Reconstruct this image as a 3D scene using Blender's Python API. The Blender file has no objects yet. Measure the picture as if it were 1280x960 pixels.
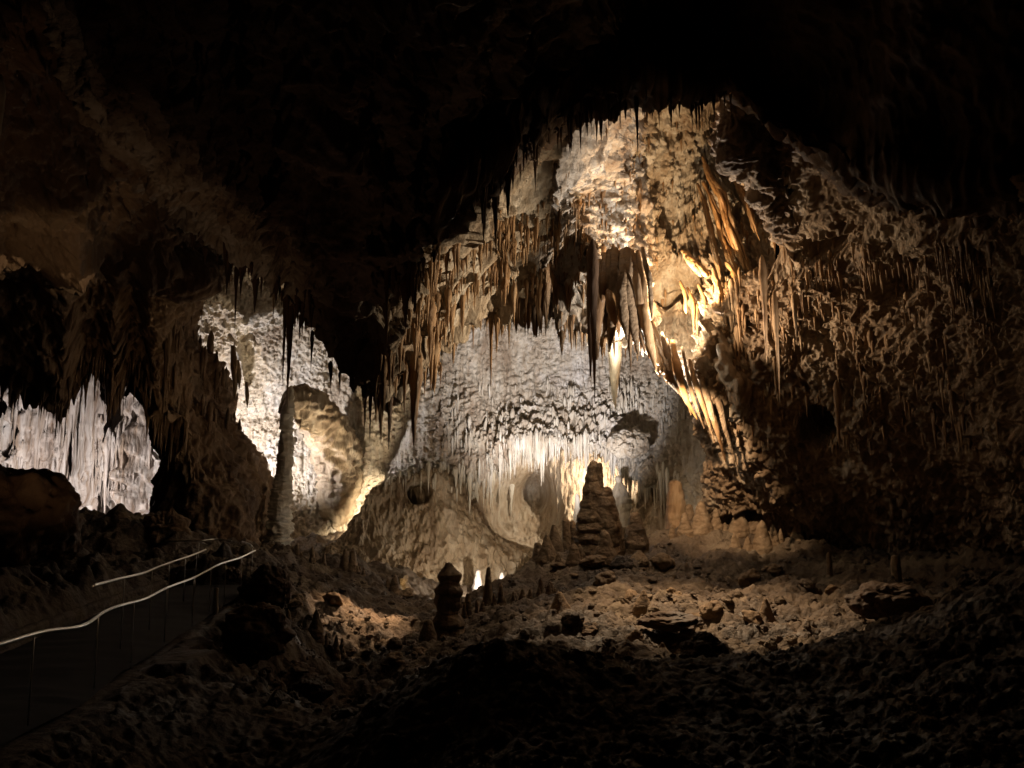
import bpy, math, random
import numpy as np
from mathutils import Vector, Euler

# ---------------------------------------------------------------- camera
FPX, PITCH = 967.0, math.radians(7.0)
cp, sp = math.cos(PITCH), math.sin(PITCH)
sc = bpy.context.scene
C = sc.collection
cam = bpy.data.cameras.new('camera')
cam.sensor_width = 36.0
cam.lens = 36.0 * FPX / 1280.0
cam.clip_start = 0.1
cam.clip_end = 500
camo = bpy.data.objects.new('camera', cam)
camo.rotation_euler = (math.radians(90) + PITCH, 0, 0)
C.objects.link(camo)
sc.camera = camo

# ---------------------------------------------------------------- world: no daylight reaches this cave
w = bpy.data.worlds.new('World'); sc.world = w; w.use_nodes = True
w.node_tree.nodes['Background'].inputs[0].default_value = (1.0, 0.45, 0.15, 1)
w.node_tree.nodes['Background'].inputs[1].default_value = 0.0006
sc.view_settings.view_transform = 'Standard'
sc.view_settings.look = 'None'
sc.view_settings.gamma = 1
sc.view_settings.exposure = 0.42
cy = sc.cycles
cy.max_bounces = 4; cy.diffuse_bounces = 1; cy.glossy_bounces = 2
cy.use_denoising = True
cy.use_light_tree = True
cy.sample_clamp_indirect = 4

def W(px, py, d):
    """a point seen at photo pixel px,py at d metres along the view axis"""
    px = np.asarray(px, float); py = np.asarray(py, float); d = np.asarray(d, float)
    x = (px - 640) / FPX * d
    y = (480 - py) / FPX * d
    return np.stack([x, d * cp - y * sp, d * sp + y * cp], -1)

def PX(p):
    p = np.asarray(p, float)
    d = p[..., 1] * cp + p[..., 2] * sp
    v = -p[..., 1] * sp + p[..., 2] * cp
    return 640 + p[..., 0] / d * FPX, 480 - v / d * FPX, d

def lamp(px, py, d, power, col, r=0.08, aim=None, angle=60, blend=0.6, name='cave_or_fill_light', sx=0):
    L = bpy.data.lights.new(name, 'SPOT' if aim is not None else 'POINT')
    L.energy = power; L.color = col; L.shadow_soft_size = r
    o = bpy.data.objects.new(name, L); C.objects.link(o)
    loc = Vector(W(px, py, d)); o.location = loc
    if aim is not None:
        L.spot_size = math.radians(angle); L.spot_blend = blend
        t = Vector(W(*aim)); o.rotation_euler = (t - loc).to_track_quat('-Z', 'Y').to_euler()
    return o

WARM = (1.0, 0.66, 0.34)
MID = (1.0, 0.80, 0.56)
COOL = (0.93, 0.92, 1.0)
lamp(843, 406, 29.0, 420, (1,.80,.54), 0.02, (850, 392, 33), 150, 0.4)
lamp(838, 402, 28.4, 2100, WARM, 0.03, (830, 150, 31), 134, 0.3)          # dome lamp
lamp(852, 440, 27.6, 1400, (1, .74, .48), 0.03, (965, 375, 26.5), 92, 1.0)  # the same cluster, grazing the right wall
lamp(806, 400, 27.0, 6000, (1, .70, .42), 0.05, (885, 772, 21.5), 66, 1.0)  # down to the bare floor
lamp(752, 652, 32.6, 26000, (1, .89, .77), 0.05, (790, 225, 31), 74, 0.6)   # up the dome, from behind the tall stalagmite
lamp(1215, 668, 20.5, 11500, (1, .78, .52), 0.05, (575, 380, 20), 42, 0.8)   # added fill without a visible source, across to the hanging fringe
lamp(1205, 668, 20.7, 13000, (1, .89, .77), 0.05, (735, 285, 28), 38, 0.8)   # added unseen spot, from the right floor up to the dome
lamp(744, 606, 48.0, 1150, (1, .90, .76), 0.1, (728, 575, 52), 172, 0.2)                           # frieze lamp behind the tall stalagmite
lamp(440, 668, 45.6, 9000, (1, .84, .62), 0.1, (462, 520, 51), 120, 0.6)
lamp(458, 655, 46.3, 3000, (1, .85, .62), 0.15, (400, 520, 52), 165, 0.4) # behind the ridge, column hall
lamp(318, 640, 42.3, 170, COOL, 0.05, (354, 560, 43.2), 70, 0.8)          # added spot without a housing, brightens the column
lamp(60, 850, 10.5, 150, (1, .62, .36), 0.1, (170, 190, 19), 74, 1.0)     # dim fill added under the rail, faintly up the left ceiling
lamp(330, 905, 9.5, 20, (1, .5, .28), 0.1, (420, 230, 13), 80, 1.0)           # very faint unseen fill, added under the hanging mass
lamp(768, 424, 28.3, 150, (1, .93, .75), 0.02)
lamp(272, 628, 45.8, 5000, COOL, 0.12, (345, 430, 51), 150, 0.5)          # behind the dark pier
lamp(700, 705, 34.0, 13500, COOL, 0.4, (690, 470, 50), 60, 0.8)           # cool wash on far dome
lamp(640, 745, 32.0, 30000, (1, .8, .58), 0.5, (555, 655, 46), 70, 0.8)   # frontal fill added unseen behind the ridge, onto the flowstone wall
lamp(25, 640, 49.0, 3800, (1, .94, .90), 0.1, (80, 560, 58), 150, 0.5)    # far left chamber
lamp(165, 690, 47.0, 2300, (1, .95, .92), 0.1, (150, 560, 58), 140, 0.5)
lamp(610, 727, 41.5, 420, (1, .92, .8), 0.03)                            # pit lamp
lamp(520, 738, 37.5, 40, (1, .7, .3), 0.05)
lamp(10, 700, 18.0, 460, (1, .72, .45), 0.1, (85, 300, 24), 30, 1.0)     # added behind the boulder for dim spill up the left wall
lamp(330, 690, 33.0, 260, (1, .66, .36), 0.1, (230, 380, 37), 80, 0.9)   # foot of the pier
lamp(520, 640, 30.0, 1900, (1, .62, .34), 0.1, (450, 775, 27), 54, 0.9)    # muddy slope
lamp(842, 470, 27.0, 2400, (1, .70, .42), 0.05, (900, 600, 31.5), 60, 1.0)  # foot of the right wall

# ---------------------------------------------------------------- noise (numpy)
_rng = np.random.RandomState(7)
_perm = _rng.permutation(4096).astype(np.int32)
_grad = _rng.normal(size=(4096, 3)).astype(np.float32)
_grad /= np.linalg.norm(_grad, axis=1, keepdims=True)
def _h(i, j, k):
    return _perm[(_perm[(_perm[i & 4095] + j) & 4095] + k) & 4095]
def perlin(p, s=(1, 1, 1), off=0.0):
    q = p.astype(np.float32) * np.asarray(s, np.float32) + np.float32(off)
    i = np.floor(q).astype(np.int32); f = q - i
    u = f * f * f * (f * (f * 6 - 15) + 10)
    out = np.zeros(len(q), np.float32)
    for a in (0, 1):
        for b in (0, 1):
            for c in (0, 1):
                g = _grad[_h(i[:, 0] + a, i[:, 1] + b, i[:, 2] + c)]
                dd = g[:, 0] * (f[:, 0] - a) + g[:, 1] * (f[:, 1] - b) + g[:, 2] * (f[:, 2] - c)
                wt = (u[:, 0] if a else 1 - u[:, 0]) * (u[:, 1] if b else 1 - u[:, 1]) * (u[:, 2] if c else 1 - u[:, 2])
                out += dd * wt
    return out * 1.6
def fbm(p, s, o=4, off=0.0):
    s = np.asarray(s, np.float32) * np.ones(3, np.float32)
    r = 0; a = 1.0
    for k in range(o):
        r = r + a * perlin(p, s * 2.03 ** k, off + 17.3 * k); a *= 0.5
    return r
def ridged(p, s, o=3, off=0.0):
    s = np.asarray(s, np.float32) * np.ones(3, np.float32)
    r = 0; a = 1.0
    for k in range(o):
        r = r + a * (0.62 - 2 * np.abs(perlin(p, s * 1.97 ** k, off + 31.7 * k))); a *= 0.5
    return r
def worley(p, s, off=0.0):
    q = p.astype(np.float32) * (np.asarray(s, np.float32) * np.ones(3, np.float32)) + np.float32(off)
    i = np.floor(q).astype(np.int32); f = q - i
    best = np.full(len(q), 9.0, np.float32)
    jit = np.abs(_grad)
    for a in (-1, 0, 1):
        for b in (-1, 0, 1):
            for c in (-1, 0, 1):
                h = _h(i[:, 0] + a, i[:, 1] + b, i[:, 2] + c)
                g = jit[h]
                d2 = (a + g[:, 0] - f[:, 0]) ** 2 + (b + g[:, 1] - f[:, 1]) ** 2 + (c + g[:, 2] - f[:, 2]) ** 2
                np.minimum(best, d2, out=best)
    return np.sqrt(best)
def sstep(a, b, x):
    t = np.clip((x - a) / (b - a), 0, 1); return t * t * (3 - 2 * t)

# ---------------------------------------------------------------- materials
MATS = {}
def rock(name, cols, scale=0.5, stretch=0.35, bump=0.5, bscale=5.0, bstretch=0.5, rough=0.8, pores=0.5, streak=0.5, spec=0.3):
    m = bpy.data.materials.new(name); m.use_nodes = True
    nt = m.node_tree; N = nt.nodes; Lk = nt.links
    b = N['Principled BSDF']; b.inputs['Roughness'].default_value = rough
    b.inputs['Specular IOR Level'].default_value = spec
    tc = N.new('ShaderNodeTexCoord')
    geo = N.new('ShaderNodeNewGeometry')
    def mp(s):
        a = N.new('ShaderNodeMapping'); a.inputs['Scale'].default_value = s
        Lk.new(geo.outputs['Position'], a.inputs['Vector']); return a.outputs[0]
    def noise(vec, sc_, det=6, rg=0.6, dist=0.0):
        n = N.new('ShaderNodeTexNoise'); n.inputs['Scale'].default_value = sc_
        n.inputs['Detail'].default_value = det; n.inputs['Roughness'].default_value = rg
        n.inputs['Distortion'].default_value = dist
        Lk.new(vec, n.inputs['Vector']); return n.outputs['Fac']
    v1 = mp((1, 1, stretch))
    n1 = noise(v1, scale, 8, 0.65, 0.6)
    r = N.new('ShaderNodeValToRGB'); e = r.color_ramp.elements
    e[0].position = 0.33; e[0].color = (*cols[0], 1)
    e[1].position = 0.68; e[1].color = (*cols[2], 1)
    x = e.new(0.5); x.color = (*cols[1], 1)
    Lk.new(n1, r.inputs[0])
    n2 = noise(mp((1, 1, 0.09)), 2.6, 5, 0.6, 0.3)
    r2 = N.new('ShaderNodeValToRGB'); r2.color_ramp.elements[0].position = 0.35
    r2.color_ramp.elements[0].color = (*[1 - streak * k for k in (0.55, 0.68, 0.8)], 1)
    r2.color_ramp.elements[1].position = 0.6; r2.color_ramp.elements[1].color = (1, 1, 1, 1)
    Lk.new(n2, r2.inputs[0])
    mx = N.new('ShaderNodeMix'); mx.data_type = 'RGBA'; mx.blend_type = 'MULTIPLY'; mx.inputs[0].default_value = 1
    Lk.new(r.outputs[0], mx.inputs[6]); Lk.new(r2.outputs[0], mx.inputs[7])
    Lk.new(mx.outputs[2], b.inputs['Base Color'])
    rr = N.new('ShaderNodeMapRange'); rr.inputs[3].default_value = rough - 0.3; rr.inputs[4].default_value = min(1, rough + 0.15)
    rr.inputs[1].default_value = 0.35; rr.inputs[2].default_value = 0.6
    Lk.new(n1, rr.inputs[0]); Lk.new(rr.outputs[0], b.inputs['Roughness'])
    vb = mp((1, 1, bstretch))
    n3 = noise(vb, bscale, 7, 0.7)
    vo = N.new('ShaderNodeTexVoronoi'); vo.inputs['Scale'].default_value = bscale * 1.2
    Lk.new(vb, vo.inputs['Vector'])
    ma = N.new('ShaderNodeMath'); ma.operation = 'MULTIPLY_ADD'; ma.inputs[1].default_value = -pores
    Lk.new(vo.outputs['Distance'], ma.inputs[0]); Lk.new(n3, ma.inputs[2])
    bp = N.new('ShaderNodeBump'); bp.inputs['Strength'].default_value = bump; bp.inputs['Distance'].default_value = 0.35
    Lk.new(ma.outputs[0], bp.inputs['Height']); Lk.new(bp.outputs[0], b.inputs['Normal'])
    MATS[name] = m; return m

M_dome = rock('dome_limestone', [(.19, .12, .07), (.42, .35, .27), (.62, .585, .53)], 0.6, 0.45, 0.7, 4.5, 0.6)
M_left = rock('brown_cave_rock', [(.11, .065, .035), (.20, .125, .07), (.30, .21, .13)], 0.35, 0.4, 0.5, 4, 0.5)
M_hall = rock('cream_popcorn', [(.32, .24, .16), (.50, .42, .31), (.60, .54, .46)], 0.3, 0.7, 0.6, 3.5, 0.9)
M_flow = rock('flowstone', [(.17, .11, .06), (.36, .27, .17), (.52, .43, .32)], 0.4, 0.22, 0.5, 3.5, 0.3)
M_white = rock('white_flowstone', [(.34, .26, .22), (.56, .49, .45), (.72, .67, .64)], 0.5, 0.15, 0.6, 3, 0.3, 0.75, 0.6, 0.75)
M_right = rock('coral_rock', [(.13, .085, .05), (.28, .20, .13), (.46, .38, .29)], 0.6, 0.5, 0.6, 5, 0.6)
M_floor = rock('cave_floor_mud', [(.035, .022, .013), (.105, .07, .042), (.23, .18, .125)], 0.5, 1.0, 0.6, 4.5, 1.0, 0.7, 0.4, 0.0, 0.5)
M_stal = rock('drip_brown', [(.14, .075, .035), (.30, .19, .10), (.44, .33, .22)], 1.2, 0.25, 0.4, 6, 0.25, 0.65, 0.3)
M_pale = rock('drip_pale', [(.36, .28, .19), (.56, .48, .36), (.68, .62, .52)], 1.2, 0.25, 0.4, 5, 0.25, 0.6, 0.3, 0.2)
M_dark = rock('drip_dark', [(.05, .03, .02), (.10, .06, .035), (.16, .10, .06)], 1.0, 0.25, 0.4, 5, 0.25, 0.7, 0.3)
M_orange = rock('drapery_orange', [(.26, .13, .055), (.46, .27, .12), (.60, .46, .29)], 0.8, 0.2, 0.3, 5, 0.2, 0.45, 0.2, 0.35, 0.5)
M_mite = rock('stalagmite_rock', [(.12, .075, .04), (.22, .15, .09), (.32, .24, .16)], 0.9, 1.2, 0.5, 5, 1.2, 0.75, 0.4, 0.2)
def plain(name, col, rough=0.5, metal=0.0, nscale=20, emis=None):
    m = bpy.data.materials.new(name); m.use_nodes = True
    nt = m.node_tree; b = nt.nodes['Principled BSDF']
    n = nt.nodes.new('ShaderNodeTexNoise'); n.inputs['Scale'].default_value = nscale
    r = nt.nodes.new('ShaderNodeValToRGB')
    r.color_ramp.elements[0].color = (*[c * .75 for c in col], 1); r.color_ramp.elements[1].color = (*[min(1, c * 1.2) for c in col], 1)
    g = nt.nodes.new('ShaderNodeNewGeometry')
    nt.links.new(g.outputs['Position'], n.inputs['Vector'])
    nt.links.new(n.outputs['Fac'], r.inputs[0]); nt.links.new(r.outputs[0], b.inputs['Base Color'])
    b.inputs['Roughness'].default_value = rough; b.inputs['Metallic'].default_value = metal
    return m
M_steel = plain('stainless_steel', (.62, .6, .56), 0.28, 1.0)
M_asph = plain('trail_asphalt', (.02, .018, .016), 0.9, 0, 9)
M_black = plain('black_enamel', (.02, .02, .02), 0.5)

# ---------------------------------------------------------------- mesh helpers
def mesh_from(name, V, Fq, mat, smooth=True):
    me = bpy.data.meshes.new(name)
    V = np.ascontiguousarray(V, np.float32); Fq = np.ascontiguousarray(Fq, np.int32)
    me.vertices.add(len(V)); me.vertices.foreach_set('co', V.ravel())
    k = Fq.shape[1]
    me.loops.add(Fq.size); me.loops.foreach_set('vertex_index', Fq.ravel())
    me.polygons.add(len(Fq)); me.polygons.foreach_set('loop_start', np.arange(0, Fq.size, k, dtype=np.int32))
    me.polygons.foreach_set('use_smooth', np.full(len(Fq), smooth))
    me.materials.append(mat); me.update(calc_edges=True)
    return me
def quads(nr, nc, wrap=False):
    a = np.arange(nr * nc).reshape(nr, nc)
    if wrap: a = np.concatenate([a, a[:, :1]], 1)
    return np.stack([a[:-1, :-1], a[:-1, 1:], a[1:, 1:], a[1:, :-1]], -1).reshape(-1, 4)
def link(name, me, loc=(0, 0, 0), parent=None):
    o = bpy.data.objects.new(name, me); o.location = loc; C.objects.link(o)
    if parent is not None: o.parent = parent
    return o
def tag(o, label=None, cat=None, group=None, kind=None):
    for k, v in (('label', label), ('category', cat), ('group', group), ('kind', kind)):
        if v: o[k] = v
    return o

def cr(P, n):
    """Catmull-Rom along axis 0, n samples"""
    P = np.asarray(P, float); m = len(P)
    Q = np.concatenate([2 * P[:1] - P[1:2], P, 2 * P[-1:] - P[-2:-1]], 0)
    t = np.linspace(0, m - 1 - 1e-6, n); i = t.astype(int); f = (t - i).reshape((-1,) + (1,) * (P.ndim - 1))
    a, b, c, d = Q[i], Q[i + 1], Q[i + 2], Q[i + 3]
    return 0.5 * (2 * b + (c - a) * f + (2 * a - 5 * b + 4 * c - d) * f ** 2 + (3 * b - a - 3 * c + d) * f ** 3)

SURF = {}
def fit_lip(P, rr, poly, r0, r1, cc=None, c0=2.0, c1=3.0):
    """carve the hanging edge to the outline it has: raises or lowers the lower rows of the rock"""
    poly = np.array(poly, float); xs = np.arange(poly[0, 0], poly[-1, 0] + 1, 4.0)
    w_r = sstep(r0, r1, rr)
    for it in range(3):
        px, py, d = PX(P)
        mx = np.full(len(xs), -1e9); k = np.round((px - xs[0]) / 4).astype(int); ok = (k >= 0) & (k < len(xs)) & (rr > r0) & (cc < c1)
        np.maximum.at(mx, k[ok], py[ok])
        good = mx > -1e8; mx = np.interp(xs, xs[good], mx[good])
        ker = np.ones(5) / 5; dl = np.convolve(np.pad(np.interp(xs, poly[:, 0], poly[:, 1]) - mx, 2, mode='edge'), ker, 'valid')
        fade = sstep(poly[0, 0] - 60, poly[0, 0], px) * (1 - sstep(poly[-1, 0], poly[-1, 0] + 60, px))
        P = P.copy(); P[:, 2] -= np.interp(px, xs, dl) * d / FPX * w_r * fade * (1 - sstep(c0, c1, cc))
    return P
def surf(name, net, nr, nc, disp, mat, kind='structure', vec=None, flip=False, fit=None):
    """net: rows x cols of (px,py,d)."""
    G = np.array(net, float)                       # rows, cols, 3
    Wd = W(G[..., 0], G[..., 1], G[..., 2])
    A = cr(Wd, nr)                                 # nr, cols, 3
    A = np.swapaxes(cr(np.swapaxes(A, 0, 1), nc), 0, 1)
    gu = np.gradient(A, axis=0); gv = np.gradient(A, axis=1)
    n = np.cross(gv, gu); n /= np.linalg.norm(n, axis=-1, keepdims=True) + 1e-9
    view = A / np.linalg.norm(A, axis=-1, keepdims=True)
    s = np.sign(-(n * view).sum(-1).mean()); n = n * s
    p = A.reshape(-1, 3); nn = n.reshape(-1, 3)
    px, py, d = PX(p)
    rr = np.repeat(np.linspace(0, 1, nr), nc); cc = np.tile(np.linspace(0, 1, nc), nr)
    h = disp(p, nn, px, py, rr, cc)
    if fit:
        p2 = fit_lip(p + nn * h[0][:, None], rr, *fit[:3], cc, *fit[3:]) + h[1]
    elif isinstance(h, tuple): p2 = p + nn * h[0][:, None] + h[1]
    else: p2 = p + nn * h[:, None]
    F = quads(nr, nc)
    if s < 0: F = F[:, ::-1]
    me = mesh_from(name, p2, F, mat)
    o = link(name, me)
    if kind: o['kind'] = kind
    SURF[name + str(len(SURF))] = (p2.reshape(nr, nc, 3), nn.reshape(nr, nc, 3))
    return o, p2.reshape(nr, nc, 3), nn.reshape(nr, nc, 3)

def gauss(px, py, cx, cy_, rx, ry, pw=2):
    return np.exp(-(((px - cx) / rx) ** 2 + ((py - cy_) / ry) ** 2) ** (pw / 2))

# ---------------------------------------------------------------- hanging mass + lit dome
netE = [  # columns, each rows of (px,py,d)
 [(150,-60,26),(190,60,26),(235,200,27),(258,280,28),(275,300,29),(282,290,31),(300,260,34)],
 [(50,-60,14),(100,60,15),(160,190,17),(212,270,19),(226,300,21),(242,295,26),(262,262,33)],
 [(190,-60,11),(200,80,12),(230,210,14),(276,310,16),(292,345,18),(300,330,24),(310,290,33)],
 [(300,-60,9.5),(300,80,11),(320,220,13),(345,330,15),(352,380,17),(362,368,24),(370,320,33)],
 [(390,-60,9),(390,100,10.5),(400,260,12.5),(415,400,14.5),(420,466,17),(428,448,24),(435,400,34)],
 [(450,-60,9),(455,100,11),(465,280,13),(475,430,15),(485,520,17),(492,490,25),(500,430,35)],
 [(530,-60,9.5),(535,100,12),(545,260,15),(550,370,18),(555,462,21),(560,436,28),(565,390,37)],
 [(600,-60,11),(605,100,14),(612,240,19),(618,330,22),(622,420,24),(628,396,31),(632,360,38)],
 [(680,-30,14),(685,120,19),(695,230,25),(700,330,26),(705,426,27),(712,400,34),(716,370,40)],
 [(770,-20,17),(770,110,26),(775,200,30.5),(775,300,30.5),(775,420,30),(780,400,37),(782,380,42)],
 [(860,0,20),(855,110,30),(850,200,33.5),(845,300,33),(848,400,31.5),(856,462,32),(858,450,38)],
 [(930,20,22),(920,120,31),(915,210,33.5),(915,300,31.5),(905,400,29.5),(900,480,29),(905,520,34)],
 [(1000,50,24),(980,150,31),(975,240,32),(970,320,30),(960,400,28.5),(960,500,28.5),(965,560,30)],
]
netE = np.array(netE, float).transpose(1, 0, 2)
def dispE(p, n, px, py, r, c):
    edge = sstep(0.35, 0.62, r) * (1 - sstep(0.70, 0.85, r))
    left = 1 - sstep(560, 760, px)
    big = fbm(p, 0.22, 3) * 0.9
    fl = ridged(p, (1.1, 1.1, 0.10), 3, 5) * (0.16 + 0.30 * edge)
    # slanted ribs in the dome, leaning to the peak
    q = p.copy(); q[:, 0] = p[:, 0] - (p[:, 2] - 4) * 0.55 * sstep(560, 640, px) * (1 - sstep(740, 820, px)) \
        + (p[:, 2] - 4) * 0.5 * sstep(840, 900, px)
    rib = ridged(q, (1.6, 1.0, 0.22), 4, 11) * 0.34 * (1 - 0.4 * sstep(740, 800, px) * (1 - sstep(860, 900, px)))
    pop = (0.6 - worley(p, 1.6)) * 0.34 + (0.5 - worley(p, 3.4, 4.0)) * 0.18
    pop = pop * (0.4 + 0.9 * sstep(600, 800, px))
    fine = fbm(p, (3.2, 3.2, 1.6), 3, 9) * 0.10
    h = big * (0.45 + 0.55 * sstep(480, 600, px)) + fl + rib + pop + fine
    # a flat brown recess at the heart of the dome
    h = h - 1.4 * gauss(px, py, 843, 345, 36, 22, 6)
    # ragged teeth at the hanging lip
    lip = np.exp(-((r - 0.667) / 0.05) ** 2)
    t = np.maximum(0, perlin(p, (1.7, 1.7, 0.02), 3) + 0.35 * perlin(p, (4.5, 4.5, 0.02), 8))
    dz = -(t ** 1.3) * 0.042 * PX(p)[2] * lip
    return h, np.stack([0 * dz, 0 * dz, dz], -1)
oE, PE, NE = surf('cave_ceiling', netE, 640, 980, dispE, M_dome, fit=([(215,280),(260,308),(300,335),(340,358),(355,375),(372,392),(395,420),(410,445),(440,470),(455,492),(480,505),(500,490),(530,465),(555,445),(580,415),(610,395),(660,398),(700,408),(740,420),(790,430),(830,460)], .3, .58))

# ceiling lip overhead, its darker rock colour standing in for unlit blackness
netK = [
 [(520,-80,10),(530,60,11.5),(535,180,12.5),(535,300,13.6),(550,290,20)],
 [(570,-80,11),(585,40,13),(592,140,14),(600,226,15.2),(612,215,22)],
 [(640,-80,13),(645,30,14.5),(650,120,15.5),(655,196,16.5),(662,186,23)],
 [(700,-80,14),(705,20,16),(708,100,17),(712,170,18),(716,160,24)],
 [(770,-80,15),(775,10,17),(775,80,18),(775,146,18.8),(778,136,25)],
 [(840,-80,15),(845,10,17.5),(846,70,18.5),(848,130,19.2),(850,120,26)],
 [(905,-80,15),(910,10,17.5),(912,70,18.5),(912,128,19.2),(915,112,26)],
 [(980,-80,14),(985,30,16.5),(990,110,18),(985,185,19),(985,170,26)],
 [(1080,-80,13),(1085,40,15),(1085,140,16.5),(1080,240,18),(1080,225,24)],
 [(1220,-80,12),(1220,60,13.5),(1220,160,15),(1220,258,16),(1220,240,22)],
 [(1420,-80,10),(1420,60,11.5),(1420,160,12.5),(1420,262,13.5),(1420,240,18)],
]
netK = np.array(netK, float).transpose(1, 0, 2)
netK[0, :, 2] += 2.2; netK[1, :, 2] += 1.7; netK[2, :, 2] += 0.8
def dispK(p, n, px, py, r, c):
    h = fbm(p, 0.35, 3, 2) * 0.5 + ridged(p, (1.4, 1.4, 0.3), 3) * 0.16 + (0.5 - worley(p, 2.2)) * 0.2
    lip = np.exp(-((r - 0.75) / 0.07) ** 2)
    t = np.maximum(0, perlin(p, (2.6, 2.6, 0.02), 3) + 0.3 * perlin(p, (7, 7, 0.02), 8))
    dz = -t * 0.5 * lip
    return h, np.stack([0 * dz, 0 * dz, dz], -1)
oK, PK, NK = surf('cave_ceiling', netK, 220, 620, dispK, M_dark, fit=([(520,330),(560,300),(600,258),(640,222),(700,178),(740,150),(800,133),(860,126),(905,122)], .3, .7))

# ---------------------------------------------------------------- left dim ceiling, arch and pier
netD = [
 [(-160,-60,10),(-160,100,13),(-160,250,18),(-160,380,25),(-160,470,30),(-155,455,36),(-150,440,42)],
 [(-60,-60,12),(-60,100,15),(-60,250,20),(-60,380,27),(-60,478,32),(-55,465,38),(-50,450,44)],
 [(30,-60,13),(30,100,17),(35,250,22),(35,380,29),(35,478,34),(38,462,40),(40,440,46)],
 [(90,-60,14),(85,100,18),(85,230,22),(90,370,30),(100,474,35),(104,458,41),(110,440,47)],
 [(130,-60,16),(140,130,20),(150,270,26),(150,390,32),(150,488,36),(154,470,42),(160,450,48)],
 [(165,-60,18),(180,130,22),(190,280,28),(195,420,34),(205,525,36.5),(204,560,41),(204,600,46)],
 [(190,-60,19),(205,140,23),(212,285,29),(215,420,35),(216,550,37),(214,640,38.5),(212,730,38)],
 [(215,-60,21),(222,150,25),(226,300,32),(238,430,37),(255,560,38),(262,650,37.5),(262,740,36)],
 [(235,-60,23),(240,150,28),(238,300,36),(256,420,39.5),(306,520,41),(334,620,40.5),(332,740,38.5)],
 [(262,-60,30),(268,150,33),(250,300,41),(262,405,44),(312,500,46),(342,610,46),(345,740,44)],
]
netD = np.array(netD, float).transpose(1, 0, 2)
netD[3:, -2:, 0] -= np.array([22, 34, 34, 20])[:, None]; netD[3:, -3, 0] -= 6; netD[3:, -2:, 0] += 8
def dispD(p, n, px, py, r, c):
    h = fbm(p, 0.16, 3, 21) * 1.1 + fbm(p, (0.9, 0.9, 0.45), 3, 5) * 0.28
    h = h + ridged(p, (0.9, 0.9, 0.12), 3, 40) * 0.22 * sstep(330, 470, py)
    h = h + ridged(p, (0.8, 0.35, 0.35), 3, 60) * 0.28 * (1 - sstep(330, 450, py))
    h = h + 1.9 * gauss(px + 14 * perlin(p, .5, 3), py + 25 * perlin(p, .4, 9), 78, 300, 34, 90, 2) + 1.2 * gauss(px, py, 200, 335, 70, 22, 4)
    h = h + (0.5 - worley(p, (1.2, 1.2, 0.8), 3)) * 0.25 + fbm(p, (2.6, 2.6, 1.6), 4, 8) * .2 + ridged(p, (1.8, 1.8, .5), 3, 88) * .12 + (0.5 - worley(p, (3.2, 3.2, 2), 13)) * 0.12
    lip = np.exp(-((r - 0.667) / 0.045) ** 2) * (1 - sstep(200, 225, px))
    t = np.maximum(0, perlin(p, (1.3, 1.3, 0.02), 3) + 0.4 * perlin(p, (3.6, 3.6, 0.02), 8))
    dz = -(t ** 1.2) * 1.6 * lip
    return h, np.stack([0 * dz, 0 * dz, dz], -1)
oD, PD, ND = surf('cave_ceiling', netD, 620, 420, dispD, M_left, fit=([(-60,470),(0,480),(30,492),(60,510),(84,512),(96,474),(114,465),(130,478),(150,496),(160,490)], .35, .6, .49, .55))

# far left chamber wall
netC = [[(x, y, d) for x, d in ((-160, 56), (-80, 58), (0, 59), (70, 58), (130, 60), (190, 58), (250, 55), (320, 52))]
        for y in (400, 470, 540, 600, 650, 700, 760)]
netC = np.array(netC, float); netC[4:, :, 2] -= np.array([1.5, 3.5, 6])[:, None]
def dispC(p, n, px, py, r, c):
    top = 1 - sstep(610, 660, py)
    cols = ridged(p, (0.42, 0.42, 0.03), 2, 3) * 1.0 * top
    fl = ridged(p, (1.5, 1.5, 0.07), 4, 13) * 0.5 * top
    step = fbm(p, (0.5, 0.5, 0.7), 2, 33) * 0.7
    pop = (0.5 - worley(p, (1.1, 1.1, 0.45))) * 0.4 + (0.6 - worley(p, 1.0, 7)) * 1.1 * sstep(600, 650, py)
    h = cols + fl + pop + step + fbm(p, (2.6, 2.6, 1.0), 3, 5) * .2 + (0.5 - worley(p, (2.6, 2.6, 1.2), 17)) * .22
    h = h + 2.2 * gauss(px, py, 112, 560, 14, 90, 4) + 1.8 * gauss(px, py, 172, 590, 22, 60, 4) + 1.6 * gauss(px, py, 40, 560, 24, 80, 4)
    h = h - 3.2 * gauss(px, py, 133, 600, 6, 45, 4) - 2.0 * gauss(px, py, 90, 560, 5, 30, 4) - 2.0 * gauss(px, py, 150, 630, 7, 22, 4)
    return h
oC, PC, NC = surf('cave_wall', netC, 420, 620, dispC, M_white)

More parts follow.
